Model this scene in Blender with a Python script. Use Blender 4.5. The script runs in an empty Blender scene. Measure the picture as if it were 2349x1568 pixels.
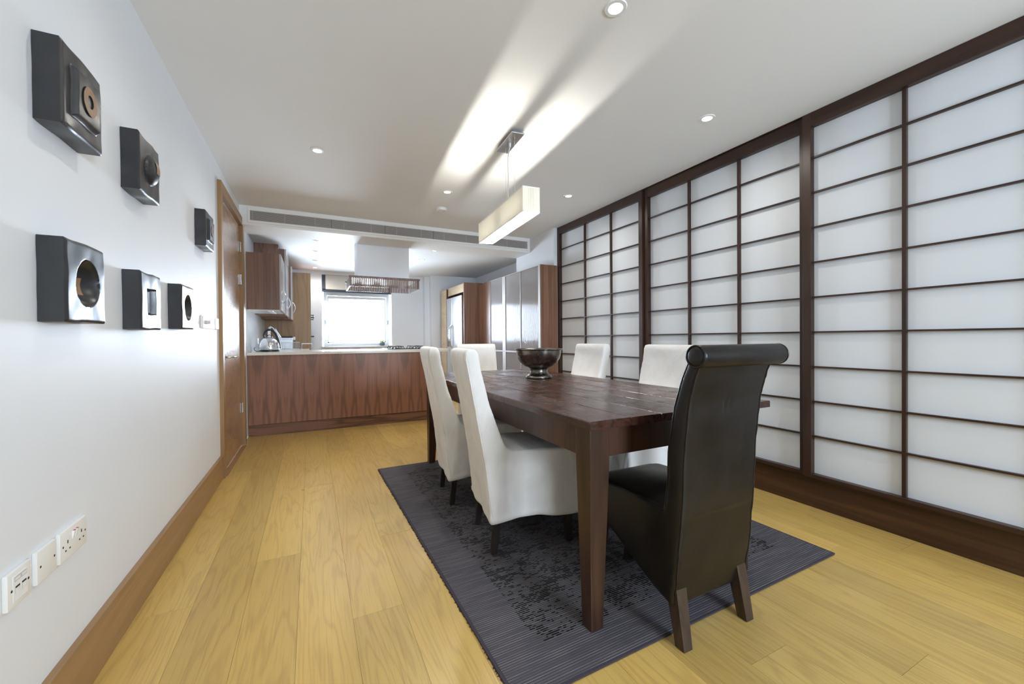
import bpy, bmesh, math, random
from mathutils import Vector, Matrix, noise
R = math.radians
PI = math.pi
SC = bpy.context.scene
COL = SC.collection
random.seed(7)

# ------------------------------------------------------------------ camera
F_PX, TH, PT, ROLL, CAM_H = 927.1, 0.4607, -0.0083, -0.0074, 1.07
cam_d = bpy.data.cameras.new('camera'); cam = bpy.data.objects.new('camera', cam_d); COL.objects.link(cam)
cam_d.sensor_width = 36.0; cam_d.lens = F_PX / 2349 * 36.0; cam_d.clip_start = 0.05
f0 = Vector((math.sin(TH), math.cos(TH), 0)); r0 = Vector((math.cos(TH), -math.sin(TH), 0)); zz = Vector((0, 0, 1))
fw = f0 * math.cos(PT) + zz * math.sin(PT); up0 = zz * math.cos(PT) - f0 * math.sin(PT)
rt = r0 * math.cos(ROLL) + up0 * math.sin(ROLL); up = up0 * math.cos(ROLL) - r0 * math.sin(ROLL)
M = Matrix((rt, up, -fw)).transposed().to_4x4(); M.translation = (0, 0, CAM_H)
cam.matrix_world = M
SC.camera = cam
# ------------------------------------------------------------------ world, exposure
SC.view_settings.view_transform = 'Standard'; SC.view_settings.look = 'None'
SC.view_settings.gamma = 1.0; SC.view_settings.use_curve_mapping = False
SC.view_settings.exposure = 0.10
W = bpy.data.worlds.new('overcast_sky'); SC.world = W; W.use_nodes = True
bg = W.node_tree.nodes['Background']; bg.inputs[0].default_value = (0.79, 0.93, 1.10, 1); bg.inputs[1].default_value = 62.0
SC.cycles.max_bounces = 10; SC.cycles.diffuse_bounces = 6; SC.cycles.glossy_bounces = 5
SC.cycles.transmission_bounces = 6; SC.cycles.transparent_max_bounces = 10
SC.cycles.sample_clamp_indirect = 8.0; SC.cycles.caustics_reflective = False; SC.cycles.caustics_refractive = False

def area_portal(name, loc, rot, sx, sy):
    d = bpy.data.lights.new(name, 'AREA'); d.shape = 'RECTANGLE'; d.size = sx; d.size_y = sy; d.cycles.is_portal = True
    o = bpy.data.objects.new(name, d); COL.objects.link(o); o.location = loc; o.rotation_euler = rot
# sky portals in the openings of the kitchen window and the added rear window (they give no light of their own)
area_portal('sky_portal_kitchen', (0.78, 8.22, 1.45), (R(-90), 0, 0), 1.3, 1.1)
area_portal('sky_portal_dining', (1.675, -2.62, 1.475), (R(90), 0, 0), 1.2, 1.1)

DOWN_W, DOWN_COL = 20.0, (1.0, 0.96, 0.90)

# ------------------------------------------------------------------ dimensions (metres)
XL, XR, H, K = -0.6387, 2.7445, 2.4386, 2.30       # left wall, shoji front plane, ceilings
YB, YK = 4.866, 7.98                               # bulkhead face, kitchen rear wall
YREAR = -2.6
XA = 2.99                                          # kitchen alcove wall
# ------------------------------------------------------------------ materials
class NT:
    def __init__(s, name):
        s.m = bpy.data.materials.new(name); s.m.use_nodes = True; s.t = s.m.node_tree; s.t.nodes.clear()
        s.out = s.t.nodes.new('ShaderNodeOutputMaterial')
    def n(s, typ, props=None, **ins):
        nd = s.t.nodes.new('ShaderNode' + typ)
        for k, v in (props or {}).items(): setattr(nd, k, v)
        for k, v in ins.items(): s.set(nd, k, v)
        return nd
    def set(s, nd, k, v):
        if k[0] == 'i' and k[1:].isdigit(): sk = nd.inputs[int(k[1:])]
        else: sk = nd.inputs[k.replace('_', ' ')]
        if hasattr(v, 'bl_idname') and hasattr(v, 'outputs'): s.t.links.new(v.outputs[0], sk)
        elif isinstance(v, bpy.types.NodeSocket): s.t.links.new(v, sk)
        else:
            if isinstance(v, tuple) and len(v) == 3 and sk.type == 'RGBA': v = (*v, 1)
            sk.default_value = v
    def math(s, op, a, b=0.0): return s.n('Math', {'operation': op}, i0=a, i1=b)
    def ramp(s, fac, stops):
        nd = s.n('ValToRGB', None, Fac=fac); e = nd.color_ramp.elements
        while len(e) < len(stops): e.new(0.5)
        for x, (p, c) in zip(e, stops): x.position = p; x.color = (*c, 1)
        return nd
    def mix(s, fac, a, b, mode='MIX'):
        nd = s.n('Mix', {'data_type': 'RGBA', 'blend_type': mode})
        s.set(nd, 'i0', fac); s.set(nd, 'i6', a); s.set(nd, 'i7', b)
        return nd.outputs[2]
    def bsdf(s, **k):
        b = s.n('BsdfPrincipled', None, **k); s.t.links.new(b.outputs[0], s.out.inputs[0]); return b
    def bump(s, h, strength=.2, dist=.002): return s.n('Bump', None, Height=h, Strength=strength, Distance=dist)
MAT = {}
def plain(name, col, rough=.5, metal=0., spec=.5, noise_amt=.0, scale=30, bump=0., coat=0., **kw):
    t = NT(name); c = col
    if noise_amt or bump:
        nz = t.n('TexNoise', None, Scale=float(scale), Detail=5.0, Vector=t.n('TexCoord').outputs['Object'])
        if noise_amt:
            d = tuple(max(0, x * (1 - noise_amt)) for x in col); l = tuple(min(1, x * (1 + noise_amt)) for x in col)
            c = t.ramp(nz, [(.3, d), (.7, l)])
    b = t.bsdf(Base_Color=c, Roughness=rough, Metallic=metal, Specular_IOR_Level=spec, Coat_Weight=coat, **kw)
    if bump: t.set(b, 'Normal', t.bump(nz.outputs[0], bump, .003))
    MAT[name] = t.m; return t.m
def wood(name, dark, mid, light, axis=1, cross=5., along=.6, rings=9., pores=.5, rough=.4, pos=False, rnd=0., mirror=None,
         coat=0., bump=.08, spec=.5, ringamt=.5, wear=None, sharp=2.2, knots=False):
    t = NT(name)
    v = t.n('NewGeometry').outputs['Position'] if pos else t.n('TexCoord').outputs['Object']
    oi = t.n('ObjectInfo')
    if mirror:
        sp = t.n('SeparateXYZ', None, Vector=v); px = t.math('PINGPONG', sp.outputs[mirror[0]], mirror[1])
        cb = t.n('CombineXYZ')
        for i in range(3): t.t.links.new(px.outputs[0] if i == mirror[0] else sp.outputs[i], cb.inputs[i])
        v = cb.outputs[0]
    if rnd:
        rv = t.n('CombineXYZ', None, X=t.math('MULTIPLY', oi.outputs['Random'], 31.7), Y=t.math('MULTIPLY', oi.outputs['Random'], 57.3), Z=t.math('MULTIPLY', oi.outputs['Random'], 11.9))
        v = t.n('VectorMath', {'operation': 'ADD'}, i0=v, i1=rv).outputs[0]
    sc = [cross] * 3; sc[axis] = along
    mp = t.n('Mapping', None, Vector=v, Scale=tuple(sc))
    n1 = t.n('TexNoise', None, Vector=mp, Scale=1.0, Detail=3.0, Roughness=.45, Distortion=.5)
    s = t.math('SINE', t.math('MULTIPLY', n1.outputs[0], rings * 2 * PI))
    s = t.math('POWER', t.math('ADD', t.math('MULTIPLY', s, .5), .5), sharp)
    sc2 = [cross * 26] * 3; sc2[axis] = along * 6
    n2 = t.n('TexNoise', None, Vector=t.n('Mapping', None, Vector=v, Scale=tuple(sc2)), Scale=1.0, Detail=4.0, Roughness=.6)
    sc3 = [cross * .45] * 3; sc3[axis] = along * .9
    n3 = t.n('TexNoise', None, Vector=t.n('Mapping', None, Vector=v, Scale=tuple(sc3)), Scale=1.0, Detail=2.0)
    base = t.ramp(n3, [(.32, mid), (.68, light)])
    c = t.mix(t.math('MULTIPLY', s, ringamt), base.outputs[0], dark)
    pf = t.math('MULTIPLY', t.n('MapRange', None, Value=n2.outputs[0], i1=.5, i2=.75).outputs[0], pores)
    c = t.mix(pf, c, dark)
    if knots:
        vk = t.n('TexVoronoi', None, Vector=t.n('Mapping', None, Vector=v, Scale=(2.6, 1.5, 1)), Scale=1.0)
        kk = t.n('MapRange', None, Value=t.math('ADD', vk.outputs['Distance'], t.math('MULTIPLY', n2.outputs[0], .02)), i1=.020, i2=.052, i3=.75, i4=0.0)
        c = t.mix(kk.outputs[0], c, (.09, .045, .02))
    if rnd:
        vv = t.n('MapRange', None, Value=oi.outputs['Random'], i3=1 - rnd, i4=1 + rnd)
        hs = t.n('HueSaturation', None, Value=vv.outputs[0], Color=c, Hue=.5, Saturation=1.0); c = hs.outputs[0]
    rg = rough
    if wear:
        nw = t.n('TexNoise', None, Vector=v, Scale=wear, Detail=6.0, Roughness=.7)
        rg = t.n('MapRange', None, Value=nw.outputs[0], i1=.35, i2=.65, i3=rough * .6, i4=min(.9, rough * 1.9)).outputs[0]
    b = t.bsdf(Base_Color=c, Roughness=rg, Specular_IOR_Level=spec, Coat_Weight=coat, Coat_Roughness=.12)
    hb = t.math('ADD', t.math('MULTIPLY', n2.outputs[0], .6), t.math('MULTIPLY', s, .3))
    t.set(b, 'Normal', t.bump(hb.outputs[0], bump, .004))
    MAT[name] = t.m; return t.m
def emit(name, col, strength):
    t = NT(name); e = t.n('Emission', None, Color=(*col, 1), Strength=strength); t.t.links.new(e.outputs[0], t.out.inputs[0]); MAT[name] = t.m

plain('wall_paint', (.77, .79, .815), .5, spec=.35, noise_amt=.012, scale=2.2, bump=.03)
plain('ceiling_paint', (.85, .86, .86), .7, spec=.3, noise_amt=.008, scale=2)
plain('bulkhead_paint', (.84, .83, .80), .6)
wood('oak_plank', (.27, .145, .040), (.545, .355, .100), (.605, .415, .125), 1, 6., .65, 13., .42, .32, pos=True, rnd=.11, ringamt=.24, bump=.05, sharp=4.5, knots=True)
wood('oak_trim', (.20, .105, .045), (.31, .175, .075), (.37, .22, .10), 1, 14., .8, 4., .4, .42, ringamt=.3)
wood('oak_trim_upright', (.20, .105, .045), (.31, .175, .075), (.37, .22, .10), 2, 14., .8, 4., .4, .42, ringamt=.3)
wood('door_veneer', (.24, .125, .06), (.35, .19, .085), (.39, .22, .10), 1, 6., 2.5, 3., .3, .26, ringamt=.2, coat=.2)
wood('dark_wood', (.011, .006, .004), (.032, .0145, .009), (.050, .022, .013), 2, 20., 1.2, 3., .4, .36, ringamt=.4, spec=.4)
wood('dark_wood_along', (.011, .006, .004), (.032, .0145, .009), (.050, .022, .013), 1, 20., 1.2, 3., .4, .36, ringamt=.4, spec=.4)
wood('dark_board', (.014, .007, .004), (.050, .020, .010), (.085, .036, .017), 1, 22., .9, 3., .6, .34, ringamt=.4)
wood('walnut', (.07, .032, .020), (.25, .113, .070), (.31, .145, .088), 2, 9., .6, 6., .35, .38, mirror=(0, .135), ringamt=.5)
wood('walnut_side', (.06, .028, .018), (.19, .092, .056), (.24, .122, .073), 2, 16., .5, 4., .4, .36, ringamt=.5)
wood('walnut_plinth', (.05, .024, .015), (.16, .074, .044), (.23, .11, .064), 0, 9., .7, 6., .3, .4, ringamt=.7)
wood('walnut_gold', (.10, .05, .02), (.27, .15, .062), (.36, .21, .09), 2, 9., .7, 5., .3, .38, ringamt=.4)
wood('pale_veneer', (.36, .24, .13), (.55, .40, .24), (.62, .47, .30), 1, 9., 1., 4., .3, .4, ringamt=.25)
wood('table_wood', (.010, .005, .004), (.040, .014, .009), (.075, .028, .017), 1, 12., 1.1, 6., .5, .19, rnd=.12, ringamt=.5, bump=.22, wear=4.)
wood('table_frame', (.010, .005, .004), (.042, .018, .010), (.068, .029, .016), 2, 12., 1.1, 4., .5, .33, ringamt=.5, bump=.1)
wood('chair_leg_wood', (.008, .005, .004), (.020, .012, .009), (.030, .018, .013), 2, 30., 2., 3., .4, .4)
wood('chair_leg_brown', (.015, .009, .006), (.045, .028, .019), (.065, .040, .028), 2, 30., 2., 3., .4, .4)
plain('shoji_paper', (.66, .685, .71), .75, spec=.2, noise_amt=.01, scale=3)
plain('white_plastic', (.82, .81, .78), .35)
plain('white_gloss', (.84, .85, .86), .2)
plain('chimney_paint', (.90, .92, .95), .4)
plain('grey_plastic', (.35, .36, .38), .4)
plain('black_plastic', (.012, .012, .014), .35)
plain('dark_slot', (.02, .02, .02), .8)
plain('red_mark', (.5, .02, .03), .5)
plain('steel', (.62, .63, .65), .28, 1.0, noise_amt=.04, scale=8)
plain('chrome', (.80, .81, .83), .08, 1.0)
plain('satin_nickel', (.55, .54, .53), .3, 1.0)
plain('worktop_stone', (.80, .77, .70), .14, noise_amt=.02, scale=60)
plain('splash_white', (.78, .80, .82), .15)
plain('hob_black', (.01, .01, .012), .1)
plain('blind_cloth', (.72, .70, .64), .85, bump=.1, scale=200)
plain('blind_border', (.06, .075, .10), .8)
plain('pot_grey', (.12, .15, .19), .4)
plain('leaf_green', (.16, .34, .06), .5, noise_amt=.3, scale=20)
plain('leaf_yellow', (.55, .55, .12), .5)
plain('vent_slat', (.52, .49, .46), .5)
plain('vent_dark', (.015, .013, .012), .9)
plain('rubber', (.02, .02, .02), .7)
plain('cable_clear', (.75, .72, .66), .3)
plain('glass_ribbed', (.40, .39, .41), .13, .25, spec=.8, coat=.5)
plain('metal_frame', (.40, .37, .35), .5, .25)
plain('copper_leaf', (.28, .165, .09), .45, .2, noise_amt=.15, scale=60)
plain('thread_white', (.82, .80, .76), .9)
def special_mats():
    # black leather
    t = NT('black_leather'); tc = t.n('TexCoord').outputs['Object']
    vo = t.n('TexVoronoi', None, Vector=tc, Scale=420.0); nz = t.n('TexNoise', None, Vector=tc, Scale=7.0, Detail=4.0)
    b = t.bsdf(Base_Color=t.ramp(nz, [(.35, (.007, .0058, .005)), (.7, (.012, .0092, .0075))]), Specular_IOR_Level=.34,
               Roughness=t.n('MapRange', None, Value=nz.outputs[0], i1=.3, i2=.7, i3=.30, i4=.42).outputs[0])
    h = t.math('ADD', t.math('MULTIPLY', vo.outputs[0], .25), t.math('MULTIPLY', nz.outputs[0], 1.5))
    t.set(b, 'Normal', t.bump(h.outputs[0], .18, .003)); MAT['black_leather'] = t.m
    # white cotton cover
    t = NT('white_cotton'); tc = t.n('TexCoord').outputs['Object']
    n1 = t.n('TexNoise', None, Vector=tc, Scale=6.0, Detail=5.0, Distortion=1.0)
    n2 = t.n('TexNoise', None, Vector=t.n('Mapping', None, Vector=tc, Scale=(1, 1, .35)), Scale=34.0, Detail=3.0)
    wv = t.n('TexNoise', None, Vector=tc, Scale=900.0, Detail=1.0)
    b = t.bsdf(Base_Color=t.ramp(n1, [(.3, (.72, .70, .67)), (.7, (.80, .79, .77))]), Roughness=.9, Specular_IOR_Level=.15, Sheen_Weight=.15)
    h = t.math('ADD', t.math('MULTIPLY', n1.outputs[0], 2.2), t.math('ADD', t.math('MULTIPLY', n2.outputs[0], .55), t.math('MULTIPLY', wv.outputs[0], .05)))
    t.set(b, 'Normal', t.bump(h.outputs[0], .45, .009)); MAT['white_cotton'] = t.m
    # black glazed ceramic, rubbed
    t = NT('black_ceramic'); tc = t.n('TexCoord').outputs['Object']
    n1 = t.n('TexNoise', None, Vector=tc, Scale=11.0, Detail=6.0, Roughness=.6); n2 = t.n('TexNoise', None, Vector=tc, Scale=45.0, Detail=4.0)
    b = t.bsdf(Base_Color=t.ramp(n1, [(.3, (.012, .013, .015)), (.75, (.028, .028, .030))]), Specular_IOR_Level=.6,
               Roughness=t.n('MapRange', None, Value=n1.outputs[0], i1=.3, i2=.7, i3=.26, i4=.42).outputs[0])
    h = t.math('ADD', n1.outputs[0], t.math('MULTIPLY', n2.outputs[0], .3)); t.set(b, 'Normal', t.bump(h.outputs[0], .16, .004)); MAT['black_ceramic'] = t.m
    # aged pewter
    t = NT('aged_pewter'); tc = t.n('TexCoord').outputs['Object']
    n1 = t.n('TexNoise', None, Vector=tc, Scale=14.0, Detail=7.0, Roughness=.65)
    b = t.bsdf(Base_Color=t.ramp(n1, [(.3, (.10, .085, .07)), (.55, (.20, .185, .165)), (.8, (.42, .40, .37))]), Metallic=1.0,
               Roughness=t.n('MapRange', None, Value=n1.outputs[0], i1=.3, i2=.7, i3=.34, i4=.16).outputs[0])
    t.set(b, 'Normal', t.bump(n1.outputs[0], .12, .003)); MAT['aged_pewter'] = t.m
    # lampshade of threads: half lets light through
    t = NT('shade_threads'); tc = t.n('TexCoord').outputs['Object']
    sp = t.n('SeparateXYZ', None, Vector=tc); ad = t.math('ADD', sp.outputs[0], sp.outputs[1])
    nz = t.n('TexNoise', {'noise_dimensions': '1D'}, W=t.math('MULTIPLY', ad, 160.0), Scale=1.0, Detail=3.0)
    col = t.ramp(nz, [(.3, (.80, .78, .70)), (.7, (.93, .92, .88))])
    d = t.n('BsdfDiffuse', None, Color=col); tr = t.n('BsdfTranslucent', None, Color=col)
    mx = t.n('MixShader', None, Fac=.5); t.t.links.new(d.outputs[0], mx.inputs[1]); t.t.links.new(tr.outputs[0], mx.inputs[2])
    t.t.links.new(mx.outputs[0], t.out.inputs[0]); MAT['shade_threads'] = t.m
    # window and cabinet glass (thin)
    t = NT('clear_glass'); tp = t.n('BsdfTransparent'); gl = t.n('BsdfGlossy', None, Roughness=.02)
    mx = t.n('MixShader', None, Fac=t.math('ADD', t.math('MULTIPLY', t.n('LayerWeight', None, Blend=.35).outputs[0], .8), .04))
    t.t.links.new(tp.outputs[0], mx.inputs[1]); t.t.links.new(gl.outputs[0], mx.inputs[2]); t.t.links.new(mx.outputs[0], t.out.inputs[0]); MAT['clear_glass'] = t.m
    plain('milk_glass', (.62, .64, .66), .08, 0, .7, coat=.6)
    # rug (object coordinates: x across, y along, origin at centre)
    t = NT('rug_weave'); tc = t.n('TexCoord').outputs['Object']; sp = t.n('SeparateXYZ', None, Vector=tc)
    X, Y = sp.outputs[0], sp.outputs[1]
    RW = .0098
    yr = t.math('MULTIPLY', Y, 1 / RW); fr_ = t.math('FRACT', yr); fy = t.math('FLOOR', yr)
    st = t.math('SINE', t.math('MULTIPLY', yr, 2 * PI))
    brk = t.n('TexNoise', None, Vector=t.n('CombineXYZ', None, X=t.math('MULTIPLY', X, 5.0), Y=t.math('MULTIPLY', fy, 3.71)), Scale=1.0, Detail=2.0)
    line = t.math('MULTIPLY', t.math('LESS_THAN', fr_, .2), t.n('MapRange', None, Value=brk.outputs[0], i1=.40, i2=.62, i3=.15, i4=1.0).outputs[0])
    # field mask
    def inside(v, half): return t.math('LESS_THAN', t.math('ABSOLUTE', v), half)
    wob = t.n('TexNoise', None, Vector=t.n('Mapping', None, Vector=tc, Scale=(4, 70, 1)), Scale=1.0)
    wx = t.math('ADD', X, t.math('MULTIPLY', t.math('SUBTRACT', wob.outputs[0], .5), .05))
    field = t.math('MULTIPLY', inside(wx, .70), inside(Y, 1.035))
    # broken black dashes, in blocks three rows deep
    dn = t.n('TexNoise', None, Vector=t.n('CombineXYZ', None, X=t.math('MULTIPLY', X, 34.0), Y=t.math('MULTIPLY', fy, 5.37)), Scale=1.0, Detail=2.0)
    bx = t.math('FLOOR', t.math('MULTIPLY', X, 1 / .038)); by = t.math('FLOOR', t.math('MULTIPLY', fy, 1 / 3.0))
    wn = t.n('TexWhiteNoise', {'noise_dimensions': '2D'}, Vector=t.n('CombineXYZ', None, X=bx, Y=by))
    cl = t.n('TexNoise', None, Vector=t.n('Mapping', None, Vector=tc, Scale=(5, 9, 1)), Scale=1.0, Detail=2.0)
    sc_ = t.math('ADD', t.math('ADD', dn.outputs[0], t.math('MULTIPLY', wn.outputs[0], .16)), t.math('MULTIPLY', cl.outputs[0], .5))
    dash = t.math('MULTIPLY', t.math('MULTIPLY', t.math('GREATER_THAN', sc_, .875), t.math('GREATER_THAN', fr_, .34)), field)
    base = t.mix(field, (.072, .066, .078), (.064, .058, .062))
    fine = t.n('TexNoise', None, Vector=t.n('Mapping', None, Vector=tc, Scale=(60, 500, 1)), Scale=1.0)
    base = t.mix(t.math('MULTIPLY', fine.outputs[0], .5), base, (.10, .093, .102))
    c = t.mix(t.math('MULTIPLY', line, .75), base, (.30, .28, .27)); c = t.mix(t.math('MULTIPLY', dash, .93), c, (.006, .006, .007))
    b = t.bsdf(Base_Color=c, Roughness=.95, Specular_IOR_Level=.1)
    h = t.math('SUBTRACT', t.math('ADD', t.math('MULTIPLY', st, .3), fine.outputs[0]), t.math('MULTIPLY', dash, .6))
    t.set(b, 'Normal', t.bump(h.outputs[0], .3, .002)); MAT['rug_weave'] = t.m
    plain('rug_binding', (.045, .035, .045), .95)
special_mats()
emit('lamp_disc', (1.0, .93, .80), 14.0)
emit('bulb_glow', (1.0, .95, .86), 440.0)
plain('lamp_off', (.35, .35, .36), .2, .6)

# ------------------------------------------------------------------ mesh helpers
class MB:
    def __init__(s): s.bm = bmesh.new()
    def box(s, x0, x1, y0, y1, z0, z1, bev=0., seg=2):
        r = bmesh.ops.create_cube(s.bm, size=1.0); vs = r['verts']
        for v in vs: v.co = Vector(((x0 + x1) / 2 + v.co.x * (x1 - x0), (y0 + y1) / 2 + v.co.y * (y1 - y0), (z0 + z1) / 2 + v.co.z * (z1 - z0)))
        if bev:
            es = list({e for v in vs for e in v.link_edges})
            bmesh.ops.bevel(s.bm, geom=es, offset=bev, segments=seg, profile=.6, affect='EDGES')
        return s
    def hexa(s, b4, t4, bev=0.):     # bottom ring and top ring of 4 points
        vs = [s.bm.verts.new(p) for p in list(b4) + list(t4)]
        for f in ((3, 2, 1, 0), (4, 5, 6, 7), (0, 1, 5, 4), (1, 2, 6, 5), (2, 3, 7, 6), (3, 0, 4, 7)): s.bm.faces.new([vs[i] for i in f])
        if bev: bmesh.ops.bevel(s.bm, geom=list({e for v in vs for e in v.link_edges}), offset=bev, segments=2, profile=.6, affect='EDGES')
        return s
    def lathe(s, prof, seg=32, c=(0, 0, 0), closed=False):
        rings = []
        for r, z in prof:
            if r < 1e-6: rings.append([s.bm.verts.new((c[0], c[1], c[2] + z))])
            else: rings.append([s.bm.verts.new((c[0] + r * math.cos(2 * PI * i / seg), c[1] + r * math.sin(2 * PI * i / seg), c[2] + z)) for i in range(seg)])
        for a, b in zip(rings, rings[1:]):
            for i in range(seg):
                j = (i + 1) % seg
                if len(a) == 1 and len(b) == 1: continue
                if len(a) == 1: s.bm.faces.new((a[0], b[i], b[j]))
                elif len(b) == 1: s.bm.faces.new((a[i], b[0], a[j]))
                else: s.bm.faces.new((a[i], b[i], b[j], a[j]))
        return s
    def tube(s, pts, r, seg=10, caps=True):
        pts = [Vector(p) for p in pts]; rings = []; n = None
        for i, p in enumerate(pts):
            d = (pts[min(i + 1, len(pts) - 1)] - pts[max(i - 1, 0)]).normalized()
            if n is None: n = d.orthogonal().normalized()
            n = (n - d * n.dot(d)).normalized(); b = d.cross(n)
            rr = r[i] if isinstance(r, (list, tuple)) else r
            rings.append([s.bm.verts.new(p + (n * math.cos(2 * PI * k / seg) + b * math.sin(2 * PI * k / seg)) * rr) for k in range(seg)])
        for a, b in zip(rings, rings[1:]):
            for k in range(seg): s.bm.faces.new((a[k], a[(k + 1) % seg], b[(k + 1) % seg], b[k]))
        if caps: s.bm.faces.new(rings[0][::-1]); s.bm.faces.new(rings[-1])
        return s
    def prism(s, poly, f, a, b):     # polygon of 2-tuples, f(u, v, w) -> xyz, extruded from a to b
        A = [s.bm.verts.new(f(u, v, a)) for u, v in poly]; B = [s.bm.verts.new(f(u, v, b)) for u, v in poly]
        s.bm.faces.new(A[::-1]); s.bm.faces.new(B); n = len(poly)
        for i in range(n): s.bm.faces.new((A[i], A[(i + 1) % n], B[(i + 1) % n], B[i]))
        return s
    def mesh(s, name, smooth=False):
        bmesh.ops.recalc_face_normals(s.bm, faces=s.bm.faces[:])
        m = bpy.data.meshes.new(name); s.bm.to_mesh(m); s.bm.free()
        if smooth:
            for p in m.polygons: p.use_smooth = True
            try: m.set_sharp_from_angle(angle=R(42))
            except Exception: pass
        return m
    def build(s, name, mat, parent=None, smooth=False): return link(name, s.mesh(name, smooth), mat, parent)
def link(name, me, mat, parent=None):
    if mat and not me.materials: me.materials.append(MAT[mat])
    o = bpy.data.objects.new(name, me); COL.objects.link(o)
    if parent: setpar(o, parent)
    return o
def mworld(o):
    m = Matrix.Translation(o.location) @ o.rotation_euler.to_matrix().to_4x4()
    return (mworld(o.parent) @ o.matrix_parent_inverse @ m) if o.parent else m
def setpar(o, p, local=False):
    o.parent = p
    if not local: o.matrix_parent_inverse = mworld(p).inverted()
def tag(o, label, cat, group=None, kind=None):
    if label: o['label'] = label
    if cat: o['category'] = cat
    if group: o['group'] = group
    if kind: o['kind'] = kind
    return o
def thing(name, label, cat, loc=(0, 0, 0), rz=0., group=None, kind=None):
    o = bpy.data.objects.new(name, None); COL.objects.link(o); o.location = loc; o.rotation_euler = (0, 0, rz); o.empty_display_size = .1
    return tag(o, label, cat, group, kind)
def struct(o, label, cat): return tag(o, label, cat, kind='structure')
def B(name, mat, parent, *a, bev=0.): return MB().box(*a, bev=bev).build(name, mat, parent)
def dup(root, loc, rz=0., label=None):
    r = root.copy(); COL.objects.link(r); r.location = loc; r.rotation_euler = (0, 0, rz)
    if label: r['label'] = label
    for ch in root.children:
        c = ch.copy(); COL.objects.link(c); c.parent = r
        for g in ch.children:
            d = g.copy(); COL.objects.link(d); d.parent = c
    return r

# ------------------------------------------------------------------ the room shell
plain('joint_brown', (.13, .075, .03), .8)
fl = struct(B('floor', 'joint_brown', None, XL - .1, XA + .1, YREAR - .1, YK + .3, -.10, -.014), 'pale oak plank floor running through dining room and kitchen', 'floor')
def planks():
    w = .1905; x = XL - .002 - .0; xs = []
    e = .1325
    while e > XL: e -= w
    while e < XA: xs.append(e); e += w
    known = {.1325 - w: [3.285, 1.0, 5.4], .1325: [4.2, 1.655], .1325 - 2 * w: [4.81, 2.289], .1325 - 3 * w: [3.93, 1.45], .1325 + w: [2.284, 4.9], .1325 + 11 * w: [1.10, 3.1]}
    me = None
    for i, x0 in enumerate(xs):
        a, b = max(x0, XL), min(x0 + w, XA)
        if b - a < .02: continue
        js = None
        for k, v in known.items():
            if abs(k - x0) < .02: js = sorted(v)
        if js is None:
            o = (i * .83) % 1.9; js = [YREAR + o + 1.9 * k for k in range(0, 6)]
        else:
            while js[0] - 1.9 > YREAR: js.insert(0, js[0] - 1.9)
            while js[-1] + 1.9 < YK: js.append(js[-1] + 1.9)
        ys = [YREAR] + [j for j in js if YREAR + .15 < j < YK - .15] + [YK]
        for y0, y1 in zip(ys, ys[1:]):
            if me is None: me = MB().box(-.5, .5, -.5, .5, -.5, .5).mesh('plank'); me.materials.append(MAT['oak_plank'])
            p = bpy.data.objects.new('plank', me); COL.objects.link(p); p.parent = fl
            p.location = ((a + b) / 2, (y0 + y1) / 2, -.007); p.scale = (b - a - .0008, y1 - y0 - .0009, .014)
planks()
# left wall with the door opening; added unseen slab behind the leaf blocks outside light
DY0, DY1, DZ = 3.862, 4.915, 2.245
m = MB()
m.box(XL - .12, XL, YREAR, DY0, 0, H + .05); m.box(XL - .12, XL, DY1, YK, 0, H + .05); m.box(XL - .12, XL, DY0, DY1, DZ, H + .05); m.box(XL - .12, XL - .055, DY0, DY1, 0, DZ)
struct(m.build('wall_left', 'wall_paint'), 'white painted wall hung with black ceramic reliefs', 'wall')
struct(B('ceiling', 'ceiling_paint', None, XL - .12, XR + .2, YREAR, YB + .05, H, H + .1), 'flat off-white ceiling over the dining table', 'ceiling')
struct(B('ceiling_kitchen', 'ceiling_paint', None, XL - .12, XA + .12, YB + .3, YK + .3, K, K + .2), 'lower white ceiling over the kitchen', 'ceiling')
struct(B('trim_1', 'bulkhead_paint', None, XL, XR + .2, YB, 5.276, 2.2445, H + .04), 'cream bulkhead beam between dining and kitchen ceilings', 'beam')
m = MB(); m.box(2.70, XA + .1, 4.255, 5.276, 0, H + .05); m.box(XA, XA + .12, 5.276, YK, 0, H); 
struct(m.build('wall_right', 'wall_paint'), 'white wall behind the tall cabinets', 'wall')
struct(B('wall_shoji', 'wall_paint', None, XR + .13, XR + .25, YREAR, 4.255, 0, H + .02), 'white wall behind the sliding paper screens', 'wall')
# rear kitchen wall with the window opening
WX0, WX1, WZ0, WZ1 = .176, 1.385, .955, 2.245
m = MB(); m.box(XL - .1, WX0, YK, YK + .3, 0, K + .1); m.box(WX1, XA + .1, YK, YK + .3, 0, K + .1); m.box(WX0, WX1, YK, YK + .3, 0, WZ0); m.box(WX0, WX1, YK, YK + .3, WZ1, K + .1)
struct(m.build('wall_back', 'wall_paint'), 'white kitchen wall around the bright window', 'wall')
m = MB(); m.box(2.095, XA, 7.66, YK, 0, K); m.box(1.995, 2.095, 7.86, YK, 0, K)
struct(m.build('wall_pier', 'wall_paint'), 'white stepped pier between window and fridge housing', 'wall')
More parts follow.
